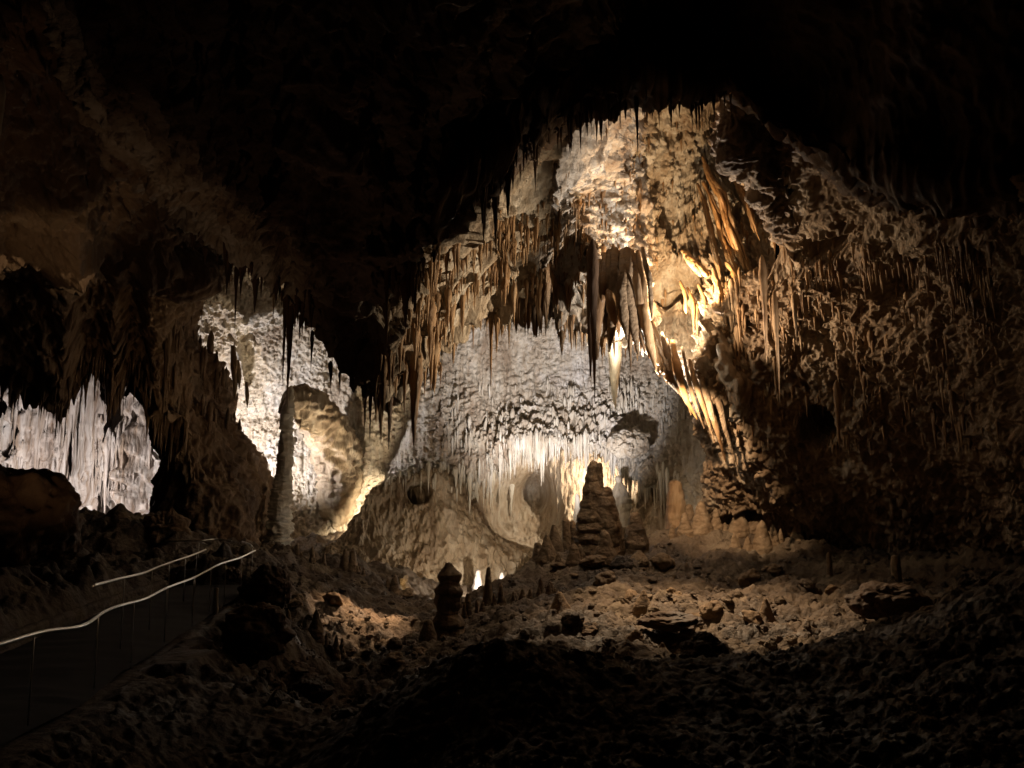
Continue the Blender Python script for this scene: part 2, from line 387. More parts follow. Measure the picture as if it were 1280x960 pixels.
# ---------------------------------------------------------------- column hall wall running into the far dome with its hanging shelf
def colB(x, ys, ds): return [(x + 0 * y, y, d) for y, d in zip(ys, ds)]
netB = [
 colB(218, (180,290,380,450,520,590,660,740), (36,40,43,46,48,49,48,46)),
 colB(250, (180,290,380,450,520,590,660,740), (36,41,45,47,49,50,48,46)),
 colB(300, (180,290,380,450,520,590,660,740), (36,41,46,49,51,51,49,46)),
 colB(360, (180,290,380,450,520,590,660,740), (36,42,47,50,52,52,50,46)),
 colB(420, (180,290,380,450,520,590,660,740), (37,43,48,50.5,52,52,50.5,47)),
 colB(480, (180,290,380,450,520,590,660,740), (38,44,48,50,51,50.5,50,49)),
 colB(540, (180,290,380,450,510,560,620,700), (39,45,48,49,49,48.5,50,52)),
 colB(590, (180,290,380,450,510,590,606,700), (39,45,48,49,48.5,47.5,52,60)),
 colB(640, (180,290,380,450,510,560,556,700), (39,45,48,49.5,49,47,53,64)),
 colB(700, (180,290,380,450,510,556,548,700), (39,45,48,50,49,46.8,53,64)),
 colB(750, (180,290,380,450,510,562,556,700), (39,45,48,50,49,46.8,51,55)),
 colB(790, (180,290,380,450,510,584,578,700), (39,45,48,50,49,46.8,51,55)),
 colB(830, (180,290,380,450,515,600,600,700), (38,44,47,48,47,45.5,50,52)),
 colB(862, (180,290,380,450,520,600,650,740), (37,42,44,44.5,44,43,42,41)),
 colB(900, (180,290,380,450,520,600,650,740), (36,40,42,41,40,39,38,37)),
 colB(960, (180,290,380,450,520,600,650,740), (34,38,39,38,37,37,36,36)),
]
netB = np.array(netB, float).transpose(1, 0, 2)
def dispB(p, n, px, py, r, c):
    right = sstep(570, 640, px)
    big = fbm(p, 0.13, 2, 3) * 0.6
    pop = (0.5 - worley(p, (1.5, 1.5, 1.5))) * 0.22 * (1 - .4 * right) + (0.5 - worley(p, (3.3, 3.3, 3.0), 7)) * 0.20 + fbm(p, (2.6, 2.6, 2.6), 4, 5) * 0.16 + ridged(p, (2.4, 2.4, .8), 3, 77) * .07
    pop = pop * (.45 + .85 * sstep(-.4, .4, fbm(p, .35, 2, 101)))
    fl = ridged(p, (1.6, 1.6, 0.10), 3, 51) * 0.14 + ridged(p, (1.2, 1.2, 0.25), 3, 51) * 0.22 * (0.35 + right * sstep(430, 540, py) * 1.3)
    h = big + pop + fl
    h = h + ridged(p, (0.8, 0.8, 0.05), 2, 9) * 0.3 * (1 - sstep(330, 420, px)) * sstep(560, 620, py)
    h = h + 1.6 * gauss(px, py, 292, 470, 9, 44, 4)
    lip = np.exp(-((r - 5 / 7) / 0.035) ** 2) * sstep(560, 620, px) * (1 - sstep(835, 860, px))
    t = np.maximum(0, perlin(p, (1.4, 1.4, 0.02), 3) + 0.5 * perlin(p, (3.5, 3.5, 0.02), 8))
    dz = -(t ** 1.2) * 1.3 * lip
    return h, np.stack([0 * dz, 0 * dz, dz], -1)
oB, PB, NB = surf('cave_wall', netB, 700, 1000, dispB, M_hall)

# lower flowstone wall: ridge on the left, niches, bright frieze
netA = [
 [(372,716,43),(378,712,41.5),(385,716,41),(395,730,40.5),(400,745,40),(400,790,39)],
 [(425,690,46),(425,668,44),(428,680,43),(430,700,42),(432,730,41),(432,790,40)],
 [(460,640,47.5),(460,614,45.5),(462,640,44.5),(464,680,43.5),(466,730,42),(466,790,41)],
 [(505,620,49),(505,594,46.5),(506,630,45.6),(508,680,44.6),(510,735,42.5),(510,790,41)],
 [(548,612,50),(548,584,47.5),(550,630,46.2),(550,680,45),(552,740,43.5),(552,790,42)],
 [(600,540,52),(600,575,50),(600,630,48),(600,680,46.5),(600,735,45),(600,790,43)],
 [(650,520,52.5),(650,570,50.6),(650,630,49.4),(650,690,47.5),(650,740,45.5),(650,790,43)],
 [(700,520,52.5),(700,570,50.6),(700,630,49.4),(700,690,47.5),(700,740,45.5),(700,790,43)],
 [(750,520,52.5),(750,575,50.6),(750,630,49.4),(750,690,47.5),(750,740,45.5),(750,790,43)],
 [(800,530,52),(800,585,50),(800,630,48.4),(800,690,46.5),(800,740,44.5),(800,790,43)],
 [(850,560,50),(850,600,48),(850,640,46),(850,690,45),(850,740,43.5),(850,790,42)],
 [(910,570,48),(910,620,46),(910,660,45),(910,700,44),(910,740,43),(910,790,42)],
]
netA = np.array(netA, float).transpose(1, 0, 2)
def dispA(p, n, px, py, r, c):
    big = fbm(p, 0.2, 3, 14) * 0.5
    fl = ridged(p, (1.5, 1.5, 0.12), 3, 81) * 0.18
    swirl = ridged(p, (0.8, 0.8, 0.5), 3, 31) * 0.08 * sstep(620, 680, py)
    pop = (0.5 - worley(p, (1.8, 1.8, 0.9))) * 0.2 + (0.5 - worley(p, (3.4, 3.4, 2.2), 4)) * 0.12 + fbm(p, (3.5, 3.5, 1.5), 3, 2) * 0.09
    h = big + fl + swirl + pop
    wx = px + 9 * perlin(p, .35, 5); wy = py + 9 * perlin(p, .35, 55)
    h = h - 3.0 * gauss(wx, wy, 660, 628, 46, 50, 3.2) - 1.8 * gauss(px, py, 672, 600, 15, 22, 3)
    h = h - 4.5 * gauss(px, py, 525, 614, 12, 13, 5)
    h = h - 1.0 * gauss(px, py, 560, 560, 30, 20, 3)
    return h
oA, PA, NA = surf('cave_wall', netA, 460, 980, dispA, M_flow)

# ---------------------------------------------------------------- right wall
netG = [
 [(935,80,31),(935,190,32),(992,290,31),(935,400,31),(890,480,34),(912,600,40),(905,700,41),(905,800,42)],
 [(906,100,22.5),(908,190,23.5),(968,296,25.6),(905,400,29.8),(868,485,29.6),(884,590,33.5),(876,690,36),(870,800,37)],
 [(955,125,22),(990,230,23.5),(1010,320,25.6),(960,410,27.8),(925,500,28.2),(935,600,30.5),(935,690,33),(935,790,34)],
 [(1040,160,20),(1060,260,22),(1070,340,24.4),(1050,420,25.8),(1030,510,26.8),(1020,610,28.5),(1020,690,31),(1020,790,32)],
 [(1120,190,18.5),(1130,270,20.5),(1140,350,22.4),(1130,430,23.8),(1120,520,24.8),(1110,620,26.5),(1110,700,29),(1110,790,30)],
 [(1210,200,17),(1220,280,18.5),(1225,360,19.8),(1225,440,20.8),(1210,530,22),(1200,630,24),(1200,710,26),(1200,790,27)],
 [(1300,200,15),(1310,280,16),(1315,360,17),(1315,440,18),(1300,530,19),(1300,630,21),(1300,710,23),(1300,790,24)],
 [(1430,200,11),(1430,280,12),(1430,360,12.5),(1430,440,13.5),(1430,530,14.5),(1430,630,16),(1430,710,18),(1430,790,20)],
]
netG = np.array(netG, float).transpose(1, 0, 2)
def dispG(p, n, px, py, r, c):
    up = 1 - sstep(500, 580, py)
    big = fbm(p, 0.25, 3, 44) * 0.55
    q = p.copy(); q[:, 0] += (p[:, 2] - 3) * 0.35
    q[:, 0] += .55 * fbm(p, .9, 2, 61); q[:, 1] += .5 * fbm(p, .8, 2, 67); q[:, 2] += .6 * fbm(p, 1.1, 2, 71)
    msk = sstep(-.35, .35, fbm(p, (.5, .5, .35), 2, 91)); strata = ridged(p, (.35, .35, 1.6), 3, 17) * .16
    coral = ridged(q, (2.3, 2.3, 0.55), 4, 12) * 0.17 + ridged(p, (.9, .9, .12), 3, 19) * .20 * (0.35 + 0.65 * up)
    pop = (0.5 - worley(q, (3.3, 3.3, 1.5))) * 0.24 * (0.4 + 0.6 * up) + (0.5 - worley(p, 4.2, 5)) * 0.17
    h = big + (coral + pop) * (.35 + .75 * msk) + strata * (1.1 - msk) + fbm(p, 2.5, 4) * 0.13
    h = h - 2.6 * gauss(px, py, 1024, 532, 20, 22, 5) - 1.8 * gauss(px, py, 962, 322, 22, 16, 3) - 1.2 * gauss(px, py, 1120, 355, 26, 24, 4)
    h = h - 1.6 * gauss(px, py, 1040, 300, 22, 12, 4)
    h = h - 1.2 * gauss(px, py, 930, 655, 30, 8, 4)
    return h
oG, PG, NG = surf('cave_wall', netG, 640, 760, dispG, M_right)

# ---------------------------------------------------------------- ground
GP = [  # px, py, d
 (640,815,8),(560,836,8),(500,858,8.6),(700,818,8.6),(740,838,8.8),(775,882,8.2),(430,910,9),(380,985,9),
 (830,862,8.6),(900,848,9),(1000,852,9.6),(1080,802,10.5),(1200,748,11.5),(1290,716,12),(1420,700,11),
 (640,950,5.5),(900,980,5.5),(1150,960,6.5),(500,1010,6),(1300,900,7.5),(300,1080,6),(0,1000,6),
 (640,1350,2.0),(300,1400,2.4),(1000,1350,2.4),
 (560,870,13.5),(640,850,13.5),(500,890,14),(440,925,14.5),(410,938,15.5),(380,900,17),(760,845,14),(860,850,14.5),(960,842,15),(1060,820,16),(1180,780,17),
 (700,800,18),(800,805,18),(900,800,19),(1000,790,20),(1100,765,21),
 (560,812,21),(640,775,23),(740,745,25),(850,740,25),(950,740,25.5),(1040,700,28.5),(1150,690,27),(1280,690,24),
 (900,700,30),(800,698,31),(880,660,34),(830,668,34),(760,690,31.5),(720,694,31.5),(690,700,30.5),(660,722,29),(625,748,27.5),(590,775,26),(560,790,25),(1000,670,32),
 (1100,685,29),(780,690,38),(700,745,38),(640,770,37),(600,775,38),(850,690,40),(620,735,46),(600,730,47),(640,735,46),(540,770,38),
 (520,745,38),(480,715,38.5),(440,706,38),(400,702,37.5),(360,700,36),(345,694,41),(400,690,46),(440,675,47),(350,680,47),
 (440,740,32),(400,750,28),(360,745,25.5),(500,780,30),(470,830,24),(430,850,20),(400,800,23),(360,800,19),(480,860,19),(520,800,25),
 (330,860,14),(270,900,11),(300,770,18),(280,830,14),(240,800,16),(220,860,12),(150,900,10),(60,950,8),
 (310,716,24),(250,722,25),(200,712,26),(130,712,26),(60,710,26),(0,710,24),(-80,720,22),
 (180,650,31),(150,645,31),(110,655,31),(215,668,31),(60,665,30),(90,652,31),(150,690,44),(60,690,44),(220,690,42),(0,690,44),(270,690,33),(310,688,33),
 (-200,760,14),(-300,900,7),
]
GP = np.array(GP, float)
GW = W(GP[:, 0], GP[:, 1], GP[:, 2])
def _phi(r): return -np.sqrt(r * r + 0.5)
_d = np.hypot(GW[:, None, 0] - GW[None, :, 0], GW[:, None, 1] - GW[None, :, 1])
_n = len(GW)
_A = np.zeros((_n + 1, _n + 1)); _A[:_n, :_n] = _phi(_d) + np.eye(_n) * 0.03; _A[:_n, _n] = 1; _A[_n, :_n] = 1
_sol = np.linalg.solve(_A, np.append(GW[:, 2], 0))
def ground_smooth(x, y):
    x = np.asarray(x, float).ravel(); y = np.asarray(y, float).ravel(); out = np.full(len(x), _sol[-1])
    for i in range(_n): out += _sol[i] * _phi(np.hypot(x - GW[i, 0], y - GW[i, 1]))
    return out
def ground(x, y):
    z0 = ground_smooth(x, y)
    x = np.asarray(x, float).ravel(); y = np.asarray(y, float).ravel()
    p = np.stack([x, y, 0 * x], -1)
    z = z0 + fbm(p, 0.45, 3, 6) * 0.28 + ridged(p, (0.7, 1.1, 1), 3, 15) * 0.13
    z = z + (0.5 - worley(p, (1.5, 1.5, 1), 2)) * 0.20 + (0.5 - worley(p, (4, 4, 1), 3)) * 0.09 + fbm(p, 3.5, 4, 1) * 0.10 + (0.5 - worley(p, (9, 9, 1), 13)) * 0.05 + ridged(p, (.35, 1.0, 1), 3, 71) * .16 * sstep(13, 17, y)
    hump = sstep(14, 11, y); near = 1 - .62 * sstep(15, 11, y)
    z = z0 + (z - z0) * near + hump * (fbm(p, (7, 7, 1), 4, 31) * .05 + (0.5 - worley(p, (5.5, 5.5, 1), 29)) * .03)
    z = z + hump * ((0.5 - worley(p, (13, 13, 1), 9)) * 0.03)
    rough = sstep(-4, -6, x) * sstep(12, 15, y)
    z = z + rough * (ridged(p, (0.5, 0.5, 1), 3, 51) * 0.3 + (0.55 - worley(p, (0.8, 0.8, 1), 19)) * 0.5)
    # cut the ground down under the trail
    z = np.minimum(z, z + 99)
    return z
nr, nc = 860, 900
v = np.linspace(0, 1, nr); yy = 1.6 * np.exp(v * math.log(62 / 1.6))
u = np.linspace(-1, 1, nc)
Y = np.repeat(yy, nc); X = (u[None, :] * (yy[:, None] * 0.86 + 3.5)).ravel()
Z = ground(X, Y)
# ---------------------------------------------------------------- trail between the rails
RAIL_R = [(-60,822,7.4),(0,805,8.3),(52,790,9.3),(103,782,10.4),(130,765,11.6),(150,757,12.6),(182,748,13.8),(210,734,15.3),(240,723,17),(258,714,18.4),(275,705,19.6),(300,697,21),(319,688,22.5)]
RAIL_L = [(116,732,12.5),(150,723,14),(180,716,15.5),(200,708,17),(222,700,19),(240,694,20.5),(257,687,22)]
wr = W(*np.array(RAIL_R, float).T); wl = W(*np.array(RAIL_L, float).T)
def rail_at(P_, ys):
    return np.stack([np.interp(ys, P_[:, 1], P_[:, k]) for k in range(3)], -1)
ysr = np.linspace(wr[0, 1], wr[-1, 1], 120)
RR = rail_at(wr, ysr); 
zs = np.convolve(np.pad(RR[:, 2], 12, mode='edge'), np.ones(25) / 25, 'valid') - 0.98
LX = RR[:, 0] - 2.6 + 0.25 * np.sin(ysr * 0.3)
trail = np.stack([LX, ysr, zs], -1)
# lower the ground where the trail runs
tx0 = np.interp(Y, ysr, LX); tx1 = np.interp(Y, ysr, RR[:, 0]); tz = np.interp(Y, ysr, zs)
inside = sstep(-0.5, 0.1, X - tx0) * sstep(-0.4, 0.1, tx1 + 0.25 - X) * (Y > ysr[0] - 0.5) * (Y < ysr[-1] + 0.3)
Z = np.where(inside > 0, Z * (1 - inside) + (tz - 0.12) * inside, Z)
# keep the near right flank below the trail so the rail stands free
flank = sstep(tx1 + 4.5, tx1 + 0.3, X) * (X > tx1) * (Y < ysr[-1]) * (Y > 3)
Z = np.minimum(Z, np.where(flank > 0, Z * (1 - flank) + np.minimum(Z, tz - 0.03) * flank, Z))
me = mesh_from('cave_floor', np.stack([X, Y, Z], -1), quads(nr, nc), M_floor)
floor = link('cave_floor', me); floor['kind'] = 'structure'
ZG = Z.reshape(nr, nc)
def gz(x, y):
    vi = min(nr - 1, max(0, math.log(max(y, 1.61) / 1.6) / math.log(62 / 1.6) * (nr - 1)))
    i = int(vi); ui = (x / (yy[i] * 0.86 + 3.5) + 1) / 2 * (nc - 1); j = int(min(nc - 1, max(0, ui)))
    return float(ZG[i, j])

nt_ = 9
T = np.zeros((len(ysr), nt_, 3))
for k in range(nt_):
    f = k / (nt_ - 1)
    T[:, k, 0] = LX * (1 - f) + RR[:, 0] * f + (0.1 if k == nt_ - 1 else 0); T[:, k, 1] = ysr
    T[:, k, 2] = zs + 0.02 * math.sin(f * 3.14)
T[:, 1:-1, 2] += .035 * fbm(T[:, 1:-1].reshape(-1, 3), 2.2, 3, 4).reshape(len(ysr), nt_ - 2)
T[:, 0, 2] -= .15; T[:, 0, 0] += .002; T[:, -1, 2] -= .05
path = link('path', mesh_from('path', T.reshape(-1, 3), quads(len(ysr), nt_), M_asph)); path['kind'] = 'structure'
# low stone kerb along each edge
def kerb(xs, name='kerb'):
    n = len(ysr); prof = [(-.14, -.2), (-.15, .10), (-.08, .17), (.06, .17), (.12, .09), (.12, -.2)]
    V = np.zeros((n, len(prof), 3)); jit = perlin(np.stack([xs, ysr * 2.2, 0 * ysr], -1), 1) * .06
    for k, (a, b) in enumerate(prof):
        V[:, k, 0] = xs + a + jit; V[:, k, 1] = ysr; V[:, k, 2] = zs + b + jit * .6
    o = link(name, mesh_from(name, V.reshape(-1, 3), quads(n, len(prof)), M_floor)); o['kind'] = 'structure'
kerb(LX - .1); 

# ---------------------------------------------------------------- tubes / drips / cones
def tube_mesh(name, pts, rad, mat, seg=12, n=None, flat=1.0, wob=0.0, rip=0.0, seed=0, cap=True, origin=None, fr=3.0):
    """pts world points; rad radius per point; flat squashes the section along the view direction"""
    pts = np.asarray(pts, float); rad = np.asarray(rad, float)
    n = n or max(8, len(pts) * 6)
    Cn = cr(pts, n) if len(pts) > 2 else pts[0] + (pts[1] - pts[0]) * np.linspace(0, 1, n)[:, None]
    R = np.interp(np.linspace(0, 1, n), np.linspace(0, 1, len(rad)), rad)
    Tn = np.gradient(Cn, axis=0); Tn /= np.linalg.norm(Tn, axis=1, keepdims=True) + 1e-9
    ref = np.array([0, 1.0, 0.0]) if abs(Tn[:, 1].mean()) < 0.8 else np.array([1.0, 0, 0])
    A = np.cross(Tn, ref); A /= np.linalg.norm(A, axis=1, keepdims=True) + 1e-9
    B = np.cross(Tn, A)
    th = np.linspace(0, 2 * math.pi, seg, endpoint=False)
    ring = np.cos(th)[None, :, None] * A[:, None, :] + np.sin(th)[None, :, None] * B[:, None, :] * flat
    P = Cn[:, None, :] + ring * R[:, None, None]
    if wob or rip:
        q = (P.reshape(-1, 3) + seed * 7.7)
        k = wob * ridged(q, (fr, fr, fr * 0.25), 2) + rip * ridged(q, (fr * .4, fr * .4, fr * 1.3), 2, 4)
        P = Cn[:, None, :] + (P - Cn[:, None, :]) * (1 + k.reshape(n, seg, 1))
    V = P.reshape(-1, 3); F = quads(n, seg, True)
    if origin is None: origin = pts[0]
    V = np.concatenate([V, Cn[:1], Cn[-1:]], 0) - np.asarray(origin)
    nn_ = n * seg; j = np.arange(seg); k2 = (j + 1) % seg
    f0 = np.stack([j * 0 + nn_, k2, j, j * 0 + nn_], -1); f1 = np.stack([(n - 1) * seg + j, (n - 1) * seg + k2, j * 0 + nn_ + 1, j * 0 + nn_ + 1], -1)
    me = mesh_from(name, V, F, mat)
    # caps as triangles
    import bmesh
    if cap:
        bm = bmesh.new(); bm.from_mesh(me); bm.verts.ensure_lookup_table()
        for i in range(seg):
            bm.faces.new((bm.verts[nn_], bm.verts[(i + 1) % seg], bm.verts[i]))
            bm.faces.new((bm.verts[(n - 1) * seg + i], bm.verts[(n - 1) * seg + (i + 1) % seg], bm.verts[nn_ + 1]))
        bm.to_mesh(me); bm.free(); me.shade_smooth() if hasattr(me, 'shade_smooth') else None
    return me, origin

def stal_template(seed, n=26, seg=12, rough=0.20):
    """unit stalactite: base at z=0 (radius 1), tip at z=-1; extends above the base by 0.12"""
    rs = np.random.RandomState(seed)
    t = np.linspace(-0.30, 1, n)
    r = np.where(t < 0, np.sqrt(np.maximum(0.02, 1 - (t / 0.302) ** 2)), (1 - np.clip(t, 0, 1)) ** (0.62 + 0.5 * rs.rand()) * (1 - 0.25 * np.clip(t * 3, 0, 1)))
    r = np.maximum(r, 0.07) ; r[-1] = 0.02
    th = np.linspace(0, 2 * math.pi, seg, endpoint=False)
    bx = np.cumsum(rs.normal(0, .05, n)) * .5; by = np.cumsum(rs.normal(0, .05, n)) * .5
    P = np.zeros((n, seg, 3))
    P[..., 0] = r[:, None] * np.cos(th); P[..., 1] = r[:, None] * np.sin(th); P[..., 2] = -t[:, None]
    q = P.reshape(-1, 3) * np.array([1, 1, 2.0]) + seed * 3.1
    k = rough * ridged(q, (1.3, 1.3, 2.0), 3).reshape(n, seg) + 0.10 * ridged(q, (2, 2, .3), 2).reshape(n, seg)
    P[..., :2] *= (1 + k)[..., None]
    P[..., 0] += bx[:, None]; P[..., 1] += by[:, None]
    return P.reshape(-1, 3), quads(n, seg, True)
TEMPL = [stal_template(s) for s in range(12)]
TM = {}
def templ_mesh(k, mat):
    key = (k, mat.name)
    if key not in TM: TM[key] = mesh_from('stalactite', TEMPL[k][0], TEMPL[k][1], mat)
    return TM[key]

AUTO = []   # (x,y,z,len,rad,zone,matname)
def hang(zone, mat, pts, lens, rads):
    for p, l, r in zip(pts, lens, rads): AUTO.append((p[0], p[1], p[2], float(l), float(r), zone, mat))
def sample_surf(P, N, mask, count, seed):
    rs = np.random.RandomState(seed)
    idx = np.argwhere(mask)
    if len(idx) == 0: return np.zeros((0, 3))
    wt = np.exp(2.6 * fbm(P[idx[:, 0], idx[:, 1]], (.9, .9, .2), 2, seed)); wt = wt / wt.sum()
    s = idx[rs.choice(len(idx), min(count, len(idx)), replace=False, p=wt)]
    return P[s[:, 0], s[:, 1]] + N[s[:, 0], s[:, 1]] * 0.05
def expo(rs, n, lo, hi, pw=2.2): return lo + (hi - lo) * rs.rand(n) ** pw
rs = np.random.RandomState(3)
ep = PX(PE); rowf = np.linspace(0, 1, PE.shape[0])[:, None] * np.ones((1, PE.shape[1]))
def zone_fill(name, mat, P, N, mask, count, lo, hi, seed, pw=2.2, slim=0.075, up=0.1):
    pts = sample_surf(P, N, mask, count, seed); r_ = np.random.RandomState(seed + 1)
    L = expo(r_, len(pts), lo, hi, pw) if len(pts) else np.zeros(0)
    if len(pts): L = L * np.exp(.55 * perlin(pts, (1.3, 1.3, .1), seed))
    R = L * (slim * (0.6 + 0.9 * r_.rand(len(pts)))) + 0.015
    pts = pts + np.array([0, 0, 1.0]) * (up * L)[:, None]
    hang(name, mat, pts, L, R)
Ex, Ey, Ed = ep
zone_fill('lip', M_dark, PE, NE, (rowf > .63) & (rowf < .69) & (Ex > 225) & (Ex < 485), 150, .15, .7, 11, slim=.09)
zone_fill('brown', M_stal, PE, NE, (rowf > .58) & (rowf < .70) & (Ex > 470) & (Ex < 800), 760, .2, 1.2, 13, 2.0)
zone_fill('brown', M_stal, PE, NE, (rowf > .40) & (rowf < .62) & (Ex > 480) & (Ex < 800), 1000, .12, .9, 15, 2.4)
zone_fill('dome', M_stal, PE, NE, (Ex > 590) & (Ex < 1000) & (Ey > 150) & (Ey < 420) & (rowf < .62), 620, .08, .6, 17, 2.6)
gx, gy, gd = PX(PG)
zone_fill('coral', M_stal, PG, NG, (gx > 900) & (gx < 1250) & (gy > 300) & (gy < 560), 1100, .12, .8, 19, 2.4)
bx_, by_, bd_ = PX(PB); rowb = np.linspace(0, 1, PB.shape[0])[:, None] * np.ones((1, PB.shape[1]))
zone_fill('frieze', M_pale, PB, NB, (rowb > .685) & (rowb < .735) & (bx_ > 575) & (bx_ < 850), 420, .4, 1.8, 23, 1.4, slim=.055)
zone_fill('far', M_pale, PB, NB, (bx_ > 560) & (bx_ < 860) & (by_ > 480) & (by_ < 560) & (rowb < .7), 300, .3, 1.2, 25, 1.6, slim=.06)
ax_, ay_, ad_ = PX(PA)
zone_fill('frieze', M_pale, PA, NA, (ax_ > 560) & (ax_ < 640) & (ay_ > 570) & (ay_ < 625), 60, .5, 2.0, 27, 1.4, slim=.06)
zone_fill('ridge', M_pale, PA, NA, (ax_ > 455) & (ax_ < 560) & (ay_ > 584) & (ay_ < 606), 60, .4, 1.2, 28, 1.4, slim=.06)
dx_, dy_, dd_ = PX(PD); rowd = np.linspace(0, 1, PD.shape[0])[:, None] * np.ones((1, PD.shape[1]))
zone_fill('arch', M_left, PD, ND, (rowd > .62) & (rowd < .70) & (dx_ > -40) & (dx_ < 208), 220, .4, 1.6, 31, 1.6, slim=.06)
zone_fill('pier', M_left, PD, ND, (dx_ > 205) & (dx_ < 320) & (dy_ > 390) & (dy_ < 540), 130, .5, 2.6, 33, 1.8, slim=.05)
kx, ky, kd = PX(PK); rowk = np.linspace(0, 1, PK.shape[0])[:, None] * np.ones((1, PK.shape[1]))
zone_fill('rim', M_dark, PK, NK, (rowk > .70) & (rowk < .80) & (kx > 600) & (kx < 920), 170, .15, .9, 35, 1.8, slim=.05)
cx_, cy2, cd_ = PX(PC)
zone_fill('chamber', M_white, PC, NC, (cx_ > -20) & (cx_ < 215) & (cy2 > 470) & (cy2 < 600), 420, .6, 3.6, 37, 1.8, slim=.05)

A_ = [(a, *PX(np.array(a[:3]))) for a in AUTO]
def vis(a):
    return a[0][3] * (0.3 + a[0][4] * 4) / a[3] if -10 < a[1] < 1290 and -10 < a[2] < 970 else -1
quota = {'lip': 22, 'brown': 40, 'dome': 14, 'coral': 22, 'frieze': 34, 'far': 10, 'ridge': 8, 'arch': 20, 'pier': 14, 'rim': 20, 'chamber': 14}
ZL = {'lip': ('black stalactite on the edge of the dark ceiling', 'black stalactites along the dark hanging ceiling'),
 'brown': ('brown stalactite in the lit ceiling fringe', 'brown stalactites of the lit ceiling fringe'),
 'dome': ('brown stalactite on the bright dome wall', 'stalactites on the bright dome wall'),
 'coral': ('brown stalactite on the rough right wall', 'stalactites on the rough right wall'),
 'frieze': ('cream stalactite in the glowing frieze', 'cream stalactites of the glowing frieze'),
 'far': ('grey stalactite on the far dome above the frieze', 'grey stalactites above the frieze'),
 'ridge': ('white stalactite on the low ridge', 'white stalactites along the low ridge'),
 'arch': ('dim stalactite on the arch before the white chamber', 'stalactites on the arch of the white chamber'),
 'pier': ('dim brown stalactite on the dark pier', 'stalactites on the dark pier'),
 'rim': ('dark stalactite on the rim at the dome top', 'dark stalactites on the rim of the dome'),
 'chamber': ('white stalactite inside the far left chamber', 'white stalactites in the far left chamber')}
def size_word(l, r, ml): return ('long ' if l > ml else 'short ') + ('slim ' if r / l < 0.075 else 'stout ')
def ordw(n): return str(n) + {1: 'st', 2: 'nd', 3: 'rd'}.get(n % 10 if n % 100 not in (11, 12, 13) else 0, 'th')
for z in quota:
    L_ = [a for a in A_ if a[0][5] == z]
    L_.sort(key=vis, reverse=True)
    top = sorted(L_[:quota[z]], key=lambda a: a[1]); rest = L_[quota[z]:]
    ml = np.median([a[0][3] for a in top]) if top else 1
    for i, a in enumerate(top):
        x, y, zz, l, r, _, m = a[0]
        o = link('stalactite', templ_mesh((i * 5 + len(z)) % 12, m), (x, y, zz)); o.scale = (r, r, l); o.rotation_euler = (0, 0, i * 1.3)
        lab = size_word(l, r, ml).split()
        tag(o, f'{lab[0]} {ZL[z][0]}, {ordw(i + 1)} from the left', 'stalactite', ZL[z][1])
    if rest:
        Vs, Fs, off = [], [], 0
        for i, a in enumerate(rest):
            x, y, zz, l, r, _, m = a[0]
            Vt, Ft = TEMPL[i % 12]; Vt = Vt.reshape(26, 12, 3)[::3, ::2].reshape(-1, 3); nq = 9
            Ft = quads(nq, 6, True)
            an = i * 1.7; ca, sa = math.cos(an), math.sin(an)
            q = np.stack([(Vt[:, 0] * ca - Vt[:, 1] * sa) * r + x, (Vt[:, 0] * sa + Vt[:, 1] * ca) * r + y, Vt[:, 2] * l + zz], -1)
            Vs.append(q); Fs.append(Ft + off); off += len(q)
        o = link('small_stalactites', mesh_from('small_stalactites', np.concatenate(Vs), np.concatenate(Fs), rest[0][0][6]))
        tag(o, 'countless small drips: ' + ZL[z][1].split(' ', 1)[1] if False else 'dense crust of small ' + ZL[z][1], 'stalactites', None, 'stuff')

# ---------------------------------------------------------------- named stalactites, read off the photo
def stal(px, y0, y1, wpx, d, mat, label, group=None, k=0, lean=0):
    top = W(px, y0, d); tip = W(px + lean, y1, d)
    l = np.linalg.norm(tip - top); r = wpx / 2 / FPX * d
    o = link('stalactite', templ_mesh(k % 12, mat), tuple(top)); o.scale = (r, r, l); o.rotation_euler = (0, 0, k)
    if lean:
        dv = Vector(tip - top).normalized(); o.rotation_euler = Vector((0, 0, -1)).rotation_difference(dv).to_euler()
    tag(o, label, 'stalactite', group); return o
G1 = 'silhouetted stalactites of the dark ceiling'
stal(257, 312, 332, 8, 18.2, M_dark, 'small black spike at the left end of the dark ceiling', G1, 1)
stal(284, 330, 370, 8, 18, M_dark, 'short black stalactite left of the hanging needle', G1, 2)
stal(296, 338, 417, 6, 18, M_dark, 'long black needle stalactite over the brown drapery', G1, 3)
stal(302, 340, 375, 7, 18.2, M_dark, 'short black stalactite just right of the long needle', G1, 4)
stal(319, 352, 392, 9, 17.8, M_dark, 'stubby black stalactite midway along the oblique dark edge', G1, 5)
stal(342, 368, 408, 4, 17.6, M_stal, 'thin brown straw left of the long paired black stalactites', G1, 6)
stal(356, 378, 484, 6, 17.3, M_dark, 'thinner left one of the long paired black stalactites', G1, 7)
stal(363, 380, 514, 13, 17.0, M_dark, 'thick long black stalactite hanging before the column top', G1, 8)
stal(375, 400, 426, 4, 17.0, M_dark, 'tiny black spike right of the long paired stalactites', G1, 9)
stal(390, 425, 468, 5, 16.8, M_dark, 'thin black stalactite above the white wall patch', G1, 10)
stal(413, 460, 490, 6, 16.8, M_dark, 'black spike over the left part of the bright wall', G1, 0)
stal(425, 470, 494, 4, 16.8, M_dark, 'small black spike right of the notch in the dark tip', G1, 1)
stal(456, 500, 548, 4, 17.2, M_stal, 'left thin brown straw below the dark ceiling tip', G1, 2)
stal(463, 500, 554, 4.5, 17.2, M_dark, 'right thin black straw below the dark ceiling tip', G1, 3)
